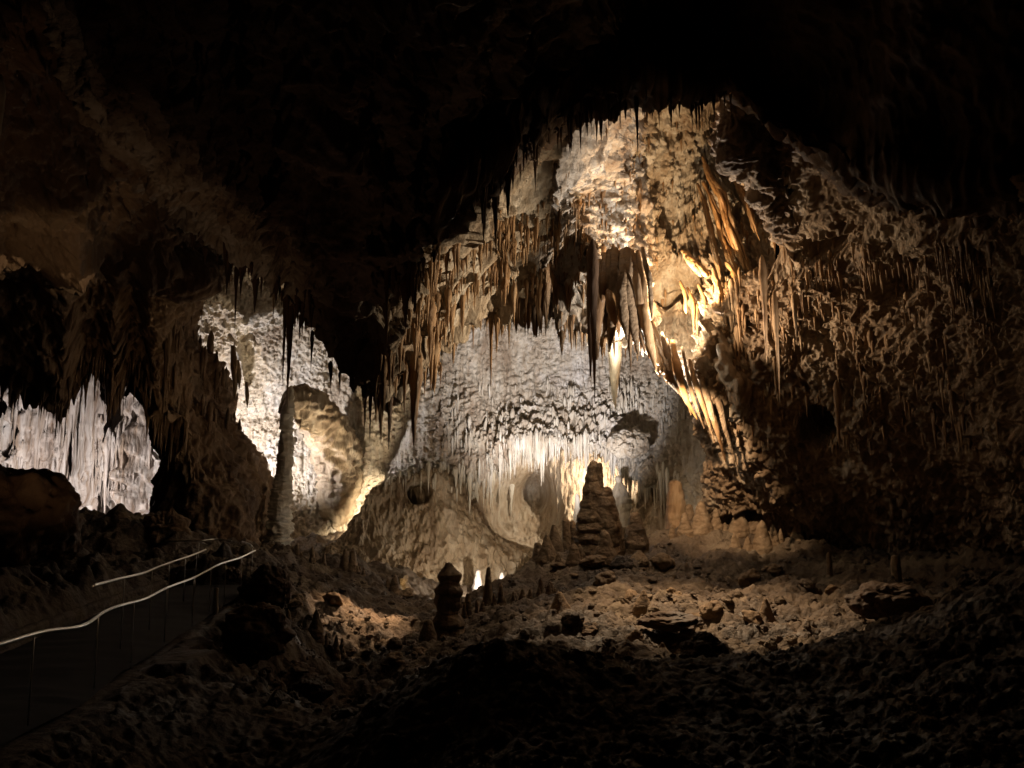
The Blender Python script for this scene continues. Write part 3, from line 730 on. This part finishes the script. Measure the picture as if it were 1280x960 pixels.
stal(488, 470, 562, 16, 17.4, M_dark, 'broad black dagger stalactite before the ochre wall', G1, 4)
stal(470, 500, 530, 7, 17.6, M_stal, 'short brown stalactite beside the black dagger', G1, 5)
G2 = 'stalactites of the ochre fringe'
stal(591, 395, 444, 5, 22.5, M_stal, 'slim brown stalactite dropping left of the central fringe', G2, 6)
stal(613, 400, 492, 6, 23, M_stal, 'longest slim brown stalactite hanging before the grey far dome', G2, 7)
stal(636, 400, 442, 6, 24, M_stal, 'short brown stalactite right of the longest slim one', G2, 8)
stal(702, 420, 445, 8, 26.5, M_stal, 'stout brown stalactite at the right of the ochre fringe', G2, 9)
stal(531, 430, 485, 6, 19.6, M_stal, 'brown stalactite at the left of the ochre fringe', G2, 10)
G3 = 'stalactites of the great chandelier'
stal(741, 345, 503, 15, 24.4, M_dark, 'great dark stalactite at the left edge of the chandelier', G3, 3)
stal(765, 392, 514, 30, 29.5, M_pale, 'pale glowing stalactite behind the chandelier', G3, 5)
stal(787, 430, 472, 6, 25, M_stal, 'slim brown stalactite right of the pale glowing one', G3, 6)
stal(969, 395, 508, 8, 26, M_stal, 'long lone brown stalactite on the right wall', 'stalactites on the rough right wall', 6)
stal(953, 350, 455, 10, 26, M_stal, 'ribbed brown stalactite left of the lone long one', 'stalactites on the rough right wall', 7)
stal(993, 380, 433, 8, 25.6, M_stal, 'tapered brown stalactite right of the lone long one', 'stalactites on the rough right wall', 8)
stal(1046, 495, 562, 9, 25.2, M_stal, 'brown stalactite at the right rim of the black hole', 'stalactites on the rough right wall', 9)
stal(795, 128, 198, 6, 19, M_dark, 'dark stalactite alone below the dome rim', 'dark stalactites on the rim of the dome', 2)
stal(864, 112, 165, 5, 19.2, M_dark, 'dark straw under the top right of the dome rim', 'dark stalactites on the rim of the dome', 4)
stal(587, 600, 642, 7, 47.2, M_pale, 'white stalactite dipping lowest beside the alcove', 'cream stalactites of the glowing frieze', 5)
stal(569, 590, 612, 9, 47.3, M_pale, 'lone white stalactite between the two niches', 'cream stalactites of the glowing frieze', 6)
stal(-2, 130, 260, 12, 13.5, M_pale, 'pale stalactite cut by the left border high up', None, 7)
stal(209, 315, 345, 4, 30, M_stal, 'thin brown straw high on the left ledge', None, 7)

# ---------------------------------------------------------------- draperies
def tube_thing(name, segs, mat, label, cat, group=None, part='rib', **kw):
    """segs: list of [(px,py,d,wpx),...]; the first gives the origin"""
    o0 = W(*segs[0][0][:3])
    e = bpy.data.objects.new(name, None); e.location = tuple(o0); C.objects.link(e); tag(e, label, cat, group)
    for i, s in enumerate(segs):
        a = np.array(s, float); P = W(a[:, 0], a[:, 1], a[:, 2]); R = a[:, 3] / 2 / FPX * a[:, 2]
        m = mat[i] if isinstance(mat, (list, tuple)) else mat
        me, _ = tube_mesh(part, P, R, m, seed=i + 1, origin=o0, **kw)
        link(part, me, (0, 0, 0), e)
    return e
seg = []; mats = []
r5 = random.Random(5)
spec = [ (744,338,739,352,738,470,9,M_dark),(750,330,748,380,746,450,9,M_stal),(756,322,753,370,752,405,9,M_stal),(762,318,760,365,757,418,10,M_mite),
 (768,316,769,360,762,440,12,M_mite),(773,320,770,370,768,420,9,M_stal),(779,318,777,370,784,425,11,M_mite),(784,316,785,360,798,445,12,M_mite),
 (788,318,792,370,806,440,11,M_stal),(792,322,798,370,812,448,10,M_stal),(797,318,805,360,808,405,7,M_stal),(803,314,812,350,815,398,6,M_mite),
 (795,350,806,400,820,462,12,M_orange),(760,350,764,385,770,408,10,M_orange),(775,360,778,395,788,430,9,M_orange)]
for (x0,y0,x1,y1,x2,y2,wp,m) in spec:
    d = 24.6 + r5.random() * 1.0
    seg.append([(x0,y0-4,27.2,wp*.8),(x0*.5+x1*.5,(y0+y1)/2,d+.4,wp),(x1,y1,d,wp*1.15),((x1+x2)/2,(y1+y2)/2,d,wp*1.0),(x2,y2,d,wp*.2)]); mats.append(m)
tube_thing('chandelier_drapery', seg, mats, 'great brown drapery cluster hanging like a chandelier in the dome', 'drapery', None, wob=.16, rip=.08, n=60, seg=16, flat=.8, fr=2.5)
OG = 'orange draperies right of the lamp'
rd = random.Random(21)
def ribbon(path, width, nrib, mat, label, part='rib'):
    """a drapery of a few fused wavy folds running along one path"""
    out = []; ms = []
    for k in range(nrib):
        offx = (k - (nrib - 1) / 2) * width / nrib * 1.1 + rd.uniform(-.6, .6); s0 = 0 if k == nrib // 2 else rd.uniform(0, .35); s1 = 1 if k == nrib // 2 else rd.uniform(.65, 1)
        pts = cr(np.array(path, float), 14); n0, n1 = int(s0 * 6), int(6 + s1 * 8)
        sg = []
        for q, (x, y, d) in enumerate(pts[n0:n1]):
            t = q / max(1, n1 - n0 - 1); wv = width / nrib * 1.5 * (0.35 + 0.65 * math.sin(math.pi * min(1, t * .9 + .08))) * rd.uniform(.7, 1.3)
            sg.append((x + offx * (.3 + .7 * t) + rd.uniform(-.8, .8), y, d - .1 * (k % 2) + rd.uniform(-.05, .05), wv if q < n1 - n0 - 1 else .6))
        out.append(sg); ms.append(mat if k % 3 else (M_orange if mat is M_stal else M_stal) if k % 2 else mat)
    return tube_thing('stone_drapery', out, ms, label, 'drapery', OG, part=part, wob=.22, rip=.12, n=90, seg=14, flat=1.6, fr=3.2)
ribbon([(878,196,32.0),(888,222,31.2),(903,248,30.6),(914,286,30.2),(930,330,30),(934,344,30)], 13, 4, M_orange, 'longest golden ribbon drapery slanting down the dome')
ribbon([(880,228,31.6),(893,258,30.9),(904,296,30.5),(917,332,30.1),(924,356,29.8)], 11, 4, M_orange, 'orange ribbon drapery just left of the golden one')
ribbon([(872,230,31.8),(882,262,31.1),(891,302,30.7),(900,342,30.3),(906,366,30.0)], 8, 3, M_stal, 'thin brown ribbon drapery between white rock and orange ones')
ribbon([(906,196,31.8),(920,224,31.0),(936,262,30.4),(950,300,29.8)], 9, 3, M_stal, 'faint brown ribbon drapery against the dark right edge of the dome')
ribbon([(853,314,30.6),(862,324,30),(876,338,29.8),(884,348,29.8)], 14, 3, M_orange, 'short leaf shaped orange drapery beside the brown recess')
ribbon([(891,336,29.8),(897,360,29.4),(905,388,29.2),(909,414,29.2)], 11, 3, M_orange, 'yellow pointed drapery under the orange ribbons')
ribbon([(908,328,29.8),(922,350,29.4),(936,370,29.2),(944,384,29)], 12, 3, M_orange, 'rust coloured drapery ending the orange ribbons at lower right')
ribbon([(813,412,28.8),(820,438,28.6),(828,462,28.6),(833,480,28.6)], 17, 4, M_orange, 'dark orange fin drapery right of the chandelier bottom')
segs = []
for i in range(9):
    x = 815 + i * 9 + rd.uniform(-4, 4); k = rd.uniform(.6, 1.25); j_ = rd.uniform(-12, 12); segs.append([(x,410+i*7+j_,29.6,5*k),(x+8,440+i*8,28.9+rd.uniform(-.3,.3),9*k),(x+18+rd.uniform(-3,3),470+i*9,28.7,6*k),(x+32+rd.uniform(-6,6),500+i*10+j_,28.9,1.5)])
tube_thing('flowstone_drapery', segs, [M_stal, M_right, M_stal, M_orange, M_right, M_stal, M_right, M_stal, M_right], 'ribbed flowstone curtain sloping from lamp to right wall foot', 'drapery', None, wob=.2, n=60, seg=12, flat=.9, fr=2.5)
segs = []
for i in range(6):
    x = 856 + i * 7 + (i % 2) * 2; y = 352 + (i * 7 % 5) * 4
    segs.append([(x-6,y,30.6,3),(x,y+16,30.2,4+i%3),(x+1+i%2,y+34,30.0,4),(x+2,y+40+(i*5%7)*4,30.0,1)])
tube_thing('flowstone_drapery', segs, M_orange, 'small fringe of golden draperies right above the lamp', 'drapery', None, wob=.3, n=50, seg=12, flat=1.4, fr=3)
segs = [[(291,432,44.6,5),(293,460,44.4,9),(294,485,44.4,5),(293,500,44.4,1)],[(297,450,44.6,4),(299,470,44.4,6),(299,486,44.4,1)],[(308,478,45.4,4),(309,495,45,5),(309,510,45,1)]]
tube_thing('flowstone_drapery', segs, M_stal, 'brown drapery fins hanging before the cool lit wall', 'drapery', None, wob=.15, n=40, seg=12, flat=.8, fr=2)

# ---------------------------------------------------------------- column in the hall, and a brown rib shaped as its shadow
def add_mesh_thing(name, me, origin, label, cat, group=None):
    o = link(name, me, tuple(origin)); tag(o, label, cat, group); return o
a = np.array([(364,482,43.6,4),(363,494,43.6,8),(361,508,43.4,12),(358,525,43.2,15),(357,560,43,17),(355,590,43,18),(352,620,42.8,23),(350,650,42.6,28),(349,672,42.4,30),(349,700,42.3,30)], float)
me, og = tube_mesh('column', W(a[:,0], a[:,1], a[:,2]), a[:,3]/2/FPX*a[:,2], M_pale, seg=72, n=320, wob=.13, rip=.26, seed=3, fr=2.2)
add_mesh_thing('stone_column', me, og, 'tall pale ringed column standing in the bright hall', 'cave column')
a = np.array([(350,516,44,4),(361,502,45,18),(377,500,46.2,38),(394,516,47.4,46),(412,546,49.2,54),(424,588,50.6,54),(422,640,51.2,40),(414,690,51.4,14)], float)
me, og = tube_mesh('arch', W(a[:,0], a[:,1], a[:,2]), a[:,3]/2/FPX*a[:,2], M_flow, seg=56, n=240, wob=.17, rip=.16, seed=8, fr=1.5)  # rib follows the column's shadow band, its browner colour carries the shade
add_mesh_thing('shadow_rib', me, og, 'brown rib modelled as the column shadow on the wall', 'shadow rib')

# ---------------------------------------------------------------- stalagmites
def mite_mesh(prof, seed, tier=0.1, seg=72, n=110, mat=None, tf=2.2, lump=.16):
    """prof [(h 0..1, r)], height in metres = last h"""
    pr = np.array(prof, float); H = pr[-1, 0]
    h = np.linspace(pr[0, 0], H, n); r = np.interp(h, pr[:, 0], pr[:, 1])
    th = np.linspace(0, 2 * math.pi, seg, endpoint=False)
    P = np.zeros((n, seg, 3)); P[..., 2] = h[:, None]
    P[..., 0] = r[:, None] * np.cos(th); P[..., 1] = r[:, None] * np.sin(th)
    q = P.reshape(-1, 3) + seed * 5.3
    saw = np.abs(((h[:, None] * tf + 0.35 * perlin(q, .9).reshape(n, seg)) % 1.0) - .35)
    k = tier * (0.7 - saw * 1.6) + lump * fbm(q, 1.1, 3).reshape(n, seg) + .10 * (0.5 - worley(q, 3.2)).reshape(n, seg) + .06 * ridged(q, (4, 4, .6), 2).reshape(n, seg)
    P[..., :2] *= (1 + k)[..., None]
    P[..., 2] += .06 * fbm(q, 1.5, 2).reshape(n, seg) * (r / r.max())[:, None]
    P[..., 0] += (perlin(np.stack([h, h * 0 + seed, h * 0], -1), .8) * .12 * h / H)[:, None] * r.max()
    P[-1] = P[-1].mean(0)
    return mesh_from('stalagmite', P.reshape(-1, 3), quads(n, seg, True), mat or M_mite)
def mite(px, ytop, ybot, wtop, wbot, d, label, group=None, seed=1, mid=None, mat=None, tier=.1, name='stalagmite', cat='stalagmite', tf=2.2, sink=.3):
    b = W(px, ybot, d); t = W(px, ytop, d)
    zg = gz(b[0], b[1]) - .04
    if abs(zg - b[2]) < 1.6 and t[2] - zg > .15: b[2] = zg
    H = t[2] - b[2]
    s = d / FPX / 2
    pr = [(-sink - .5, wbot * s * 1.15), (0, wbot * s)] + [(H * m_[0], m_[1] * s) for m_ in (mid or [(.5, (wtop + wbot) / 2)])] + [(H * .93, wtop * s), (H * .985, wtop * s * .6), (H, wtop * s * .1)]
    o = link(name, mite_mesh(pr, seed, tier, mat=mat, tf=tf), tuple(b)); tag(o, label, cat, group); return o
big = bpy.data.objects.new('twin_stalagmite', None); big.location = tuple(W(748, 694, 31)); C.objects.link(big)
tag(big, 'tallest dark tiered stalagmite with twin tops on the ridge', 'stalagmite')
s = 31 / FPX / 2; K_ = 31 / FPX
m1 = mite_mesh([(-.8, 54*s), (0, 50*s), (1.0, 44*s), (1.7, 35*s), (2.3, 27*s), (2.9, 20*s), (3.5, 14*s), (3.72, 9*s), (3.78, 2*s)], 3, .13, 90, 180, tf=2.1)
link('main_trunk', m1, (-6*K_, 0, 0), big)
m2 = mite_mesh([(0, 40*s), (1.6, 32*s), (2.1, 24*s), (2.5, 17*s), (2.68, 11*s), (2.74, 2*s)], 7, .06, 60, 100, tf=2)
link('side_trunk', m2, (10*K_, -.15, 0), big)
m3 = mite_mesh([(2.6, 10*s), (3.0, 9*s), (3.5, 8*s), (3.66, 6*s), (3.7, 1*s)], 9, .1, 36, 50, tf=3)
link('top_spire', m3, (3*K_, -.1, 0), big)
m4 = mite_mesh([(-.6, 34*s), (.3, 32*s), (.9, 26*s), (1.5, 16*s), (1.9, 8*s), (1.95, 1*s)], 12, .08, 60, 90, tf=2)
link('right_shoulder', m4, (19*K_, .2, 0), big)
RG = 'stalagmites on the central ridge'
mite(795, 640, 692, 12, 36, 31.5, 'rounded brown stalagmite right of the tallest one', RG, 4, [(.3, 34), (.55, 24), (.8, 16)], tier=.06)
mite(684, 668, 712, 6, 30, 30, 'conical stalagmite left on the ridge slope', RG, 5, tier=.05)
mite(693, 656, 695, 7, 28, 31.5, 'conical stalagmite behind the left ridge cone', RG, 6, tier=.05)
mite(672, 678, 712, 8, 16, 31, 'blunt small stalagmite at the left end of the ridge', RG, 7)
mite(708, 648, 670, 10, 12, 33, 'stubby stalagmite pair left of the tallest one', RG, 8)
mite(716, 650, 668, 8, 10, 33.2, 'tiny stalagmite touching the tallest one at left', RG, 9)
mite(845, 600, 662, 16, 24, 35.5, 'pale lumpy pillar stalagmite before the right wall', RG, 10, [(.5, 22)], M_stal, .05)
mite(799, 688, 708, 4, 26, 29.5, 'small dark mound stalagmite below the rounded one', RG, 11)
mite(862, 630, 665, 8, 18, 35, 'small stalagmite beside the pale pillar', RG, 12)
mite(775, 594, 640, 9, 26, 44.8, 'pale bottle shaped stalagmite far behind the tallest one', None, 13, [(.35, 26), (.6, 18), (.8, 9)], M_pale, .05)
mite(722, 617, 668, 5, 13, 44.8, 'thin pale far stalagmite just left of the tallest one', None, 14, mat=M_pale)
mite(560, 704, 800, 15, 44, 24, 'dark lumpy totem stalagmite with a swollen head', None, 15, [(.2, 38), (.38, 26), (.5, 31), (.62, 33), (.72, 25), (.84, 29)], M_mite, .17)
mite(610, 709, 765, 5, 16, 27, 'slim pointed stalagmite before the bright pit', None, 16, [(.5, 10)], tier=.03)
mite(585, 742, 775, 5, 11, 26, 'small dark stalagmite between totem and slim one', None, 17)
mite(596, 750, 775, 3, 7, 26, 'tiny dark stalagmite left of the slim pointed one', None, 18)
mite(535, 775, 812, 10, 30, 23, 'dark conical stalagmite left below the totem', None, 19)
mite(700, 740, 778, 7, 36, 22, 'low dark stalagmite stump on the slope', None, 20)
mite(804, 738, 753, 5, 26, 22.5, 'small black knob of rock alone on the bare floor', None, 21)
mite(958, 748, 768, 5, 26, 21.5, 'black knob on the bare floor at right', None, 22)
mite(1120, 694, 708, 10, 12, 24, 'short upright stump far right on the floor', None, 23)
mite(1036, 690, 694, 5, 8, 26, 'tiny pale stalagmite at the far edge of the bare floor', None, 24)
mite(828, 803, 811, 3, 14, 17, 'small round stone on the grey floor', None, 25)
mite(341, 680, 704, 8, 16, 38, 'small stalagmite at the foot of the column', None, 26)
mite(345, 758, 800, 3, 8, 20, 'thin post like stalagmite left of the muddy slope', None, 27)
mite(378, 742, 775, 6, 14, 24, 'little stalagmite on the left muddy slope', None, 28)
mite(270, 735, 748, 5, 7, 18.8, 'pale little stalagmite beside the trail', None, 29, mat=M_pale)
mite(151, 640, 660, 9, 20, 30.6, 'small knob on the dark mound before the white chamber', None, 30)

mite(597, 712, 742, 6, 15, 43.2, 'bright white stalagmite in the pit behind the slim one', None, 31, mat=M_white)
mite(628, 716, 744, 5, 20, 43.2, 'lit pale stalagmite right of the slim one in the pit', None, 32, mat=M_white)
# small stalagmites scattered along wall feet
r8 = np.random.RandomState(12); pool = [mite_mesh([(-.6, .36), (0, .32), (.45, .2), (.85, .11), (1, .02)], 40 + i, .1, 24, 36, tf=4) for i in range(6)]
spots = []
for (cx, cyy, wx, wy, d0, n_) in ((900, 668, 60, 20, 33, 16), (980, 668, 70, 16, 31, 14), (430, 722, 70, 22, 35, 16), (640, 740, 60, 24, 26, 14), (380, 790, 50, 40, 22, 12), (740, 715, 60, 14, 29, 8)):
    for i in range(n_):
        spots.append((cx + r8.uniform(-wx, wx), cyy + r8.uniform(-wy, wy), d0))
zn = ['at the foot of the right wall', 'below the black wall hole', 'on the ledge left of centre', 'in the dark hollow under the ridge', 'on the left muddy slope', 'before the tallest stalagmite']
cnt = {}; base = [16, 30, 46, 60, 72, 80]; lst = []
for i, (px, py, d) in enumerate(spots):
    p = W(px, py, d); zi = next(k for k, b in enumerate(base) if i < b)
    lst.append((zi, px, i, p))
lst.sort(key=lambda q: (q[0], q[1]))
for zi, px, i, p in lst:
    o = link('stalagmite', pool[i % 6], (p[0], p[1], gz(p[0], p[1]) - .04)); h = .35 + .9 * r8.rand() ** 2; wd = h * r8.uniform(.6, 1.3)
    o.scale = (wd, wd, h); o.rotation_euler = (0, 0, i)
    cnt[zi] = cnt.get(zi, 0) + 1
    tag(o, f'small brown stalagmite {zn[zi]}, {ordw(cnt[zi])} from the left', 'stalagmite', 'small stalagmites ' + zn[zi])

# ---------------------------------------------------------------- rocks and boulders
def boulder_mesh(seed, sx, sy, sz, mat, n=70, amp=.25, f=1.0, ang=.2):
    a = np.linspace(0.0, math.pi, n); b = np.linspace(0, 2 * math.pi, n * 2, endpoint=False)
    P = np.stack([np.sin(a)[:, None] * np.cos(b), np.sin(a)[:, None] * np.sin(b), np.cos(a)[:, None] * np.ones_like(b)], -1).reshape(-1, 3)
    q = P * 1.2 + seed * 3.7
    k = 1 + amp * fbm(q, f, 4) - ang * worley(q, f * 1.3) + .08 * (0.5 - worley(q, 5 * f))
    V = P * k[:, None] * np.array([sx, sy, sz])
    return mesh_from('boulder', V, quads(n, n * 2, True), mat)
def boulder(px, py, d, sx, sy, sz, label, seed, mat=None, group=None, amp=.25, name='boulder', rot=0, f=1.0):
    o = link(name, boulder_mesh(seed, sx, sy, sz, mat or M_mite, amp=amp, f=f), tuple(W(px, py, d))); o.rotation_euler = (0, rot, 0)
    tag(o, label, 'boulder', group); return o
boulder(2, 640, 15, 1.35, 1.3, 1.05, 'big dim brown boulder at the left border', 3, M_left)
boulder(60, 665, 15.5, .55, .7, .62, 'brown slab leaning on the big left boulder', 4, M_left)
boulder(786, 556, 46, 1.25, 1.2, .95, 'rounded boulder lit from above beside the frieze', 5, M_hall)
boulder(812, 590, 46, .7, .8, 1.0, 'knobbly rock below the lit rounded boulder', 6, M_hall)
boulder(735, 790, 19, .0 + .5, .5, .25, 'flat dark rock on the slope below the ridge', 7)
boulder(838, 776, 19, .9, .7, .22, 'broad low black rock on the grey floor', 8, M_dark)
boulder(1110, 752, 18, .9, .7, .5, 'dark rock at the right of the bare floor', 9, M_dark)
boulder(880, 818, 13.2, .45, .4, .35, 'black craggy rock before the grey floor', 10, M_dark)
boulder(320, 790, 16, .7, .7, .6, 'lumpy dark rock below the trail end', 11)
boulder(388, 862, 15.5, .42, .4, .3, 'dark round rock low on the left slope', 12, M_dark)
boulder(290, 718, 20.5, .22, .25, .2, 'pale rock beside the end of the trail', 13, M_right)
boulder(335, 735, 21, .7, .6, .6, 'dark rock right of the trail end', 14, M_dark)
boulder(205, 668, 30, 1.0, .8, .9, 'craggy dark rock at the right of the mound', 15, M_left)
r9 = np.random.RandomState(9)
rp = [boulder_mesh(60 + i, .5, .45, .34, M_mite, 26) for i in range(6)]
rp2 = [boulder_mesh(70 + i, .5, .45, .3, M_floor, 26) for i in range(4)]
areas = [(430, 790, 80, 70, 26, 26, 'on the left muddy slope'), (820, 780, 150, 40, 19, 16, 'on the grey floor'), (1000, 730, 90, 30, 24, 10, 'on the bare floor at right'), (640, 830, 150, 22, 9, 24, 'on the black foreground hump'), (500, 905, 80, 30, 14, 10, 'in the dark gully'), (780, 715, 90, 16, 29, 16, 'on the ridge slope')]
for (cx, cyy, wx, wy, d0, n_, wh) in areas:
    ps = sorted([(cx + r9.uniform(-wx, wx), cyy + r9.uniform(-wy, wy)) for _ in range(n_)])
    for i, (px, py) in enumerate(ps):
        # march the view ray to the ground
        prev = None
        for dd in np.linspace(5.5, 44, 300):
            q = W(px, py, dd)
            if q[2] < gz(q[0], q[1]): break
        s_ = r9.uniform(.25, 1.0) ** 1.5 * dd / 26
        o = link('rock', (rp if i % 3 else rp2)[i % (6 if i % 3 else 4)], (q[0], q[1], gz(q[0], q[1]) + .05 * s_)); o.scale = (s_, s_, s_ * r9.uniform(.6, 1.3)); o.rotation_euler = (r9.uniform(-.4, .4), r9.uniform(-.4, .4), i)
        tag(o, f'loose rock {wh}, {ordw(i + 1)} from the left', 'rock', 'loose rocks ' + wh)

rr_ = np.random.RandomState(77); Vs, Fs, off = [], [], 0
Vt0 = np.array([m_.co[:] for m_ in boulder_mesh(99, .5, .45, .34, M_floor, 6).vertices]); Ft0 = quads(6, 12, True)
for i in range(5200):
    y_ = rr_.uniform(12.5, 36); x_ = rr_.uniform(-9, 16) * (y_ / 26)
    s_ = .05 + .32 * rr_.rand() ** 4
    an = rr_.rand() * 6.28; ca, sa = math.cos(an), math.sin(an); k1, k2 = rr_.uniform(.6, 1.4, 2)
    Vs.append(np.stack([(Vt0[:, 0] * ca - Vt0[:, 1] * sa) * s_ * k1 + x_, (Vt0[:, 0] * sa + Vt0[:, 1] * ca) * s_ + y_, Vt0[:, 2] * s_ * k2 + gz(x_, y_) + .01], -1)); Fs.append(Ft0 + off); off += len(Vt0)
ru = link('rubble', mesh_from('rubble', np.concatenate(Vs), np.concatenate(Fs), M_floor, False))
tag(ru, 'loose rubble and grit strewn over the cave floor', 'rubble', None, 'stuff')

# ---------------------------------------------------------------- handrails
def rail(name, P_, label, posts):
    e = bpy.data.objects.new(name, None); e.location = tuple(P_[0]); C.objects.link(e); tag(e, label, 'handrail', 'steel handrails of the trail')
    me, _ = tube_mesh('top_rail', P_, [.024] * len(P_), M_steel, seg=10, n=len(P_) * 12, origin=P_[0]); link('top_rail', me, (0, 0, 0), e)
    for y in posts:
        q = rail_at(P_, np.array([y]))[0]; b = q.copy(); b[2] = np.interp(y, ysr, zs) - .15
        if not (ysr[0] < y < ysr[-1]): b[2] = q[2] - 1.1
        me, _ = tube_mesh('post', np.stack([q - [0, 0, .01], b]), [.009, .009], M_steel, seg=8, n=6, origin=P_[0]); link('post', me, (0, 0, 0), e)
    return e
rail('handrail', wr, 'right steel handrail running into the left border', [9.4, 11.6, 13.6, 15.6, 17.6, 19.2, 20.4, 21.6])
rail('handrail', wl, 'left steel handrail ending near the far gate', [14.6, 16.6, 18.4, 20.2, 21.4])
wf = W(*np.array([(206,677,27),(232,676,26.8),(250,676,26.5),(270,674,27),(290,676,27)], float).T)
rail('handrail', wf, 'far thin handrail crossing behind the trail end', [])
wg = W(*np.array([(249,677,26),(257,680,24)], float).T)
rail('handrail', wg, 'short bright handrail bend left of the trail end', [23.5])
wh_ = W(*np.array([(303,677,26),(312,680,24.5),(316,684,23)], float).T)
rail('handrail', wh_, 'short handrail bend right of the trail end', [25.4])

# ---------------------------------------------------------------- floodlight housing
fl = bpy.data.objects.new('floodlight', None); fl.location = tuple(W(352, 692, 36)); C.objects.link(fl)
tag(fl, 'small black floodlight housing at the foot of the column', 'floodlight')
pA = W(348, 684, 36); pB = W(357, 695, 36)
me, _ = tube_mesh('housing', np.stack([pA, pB]), [.1, .12], M_black, seg=14, n=6, origin=W(352, 692, 36)); link('housing', me, (0, 0, 0), fl)
me, _ = tube_mesh('stand', np.stack([W(352, 690, 36), W(352, 702, 36)]), [.04, .05], M_black, seg=8, n=4, origin=W(352, 692, 36)); link('stand', me, (0, 0, 0), fl)
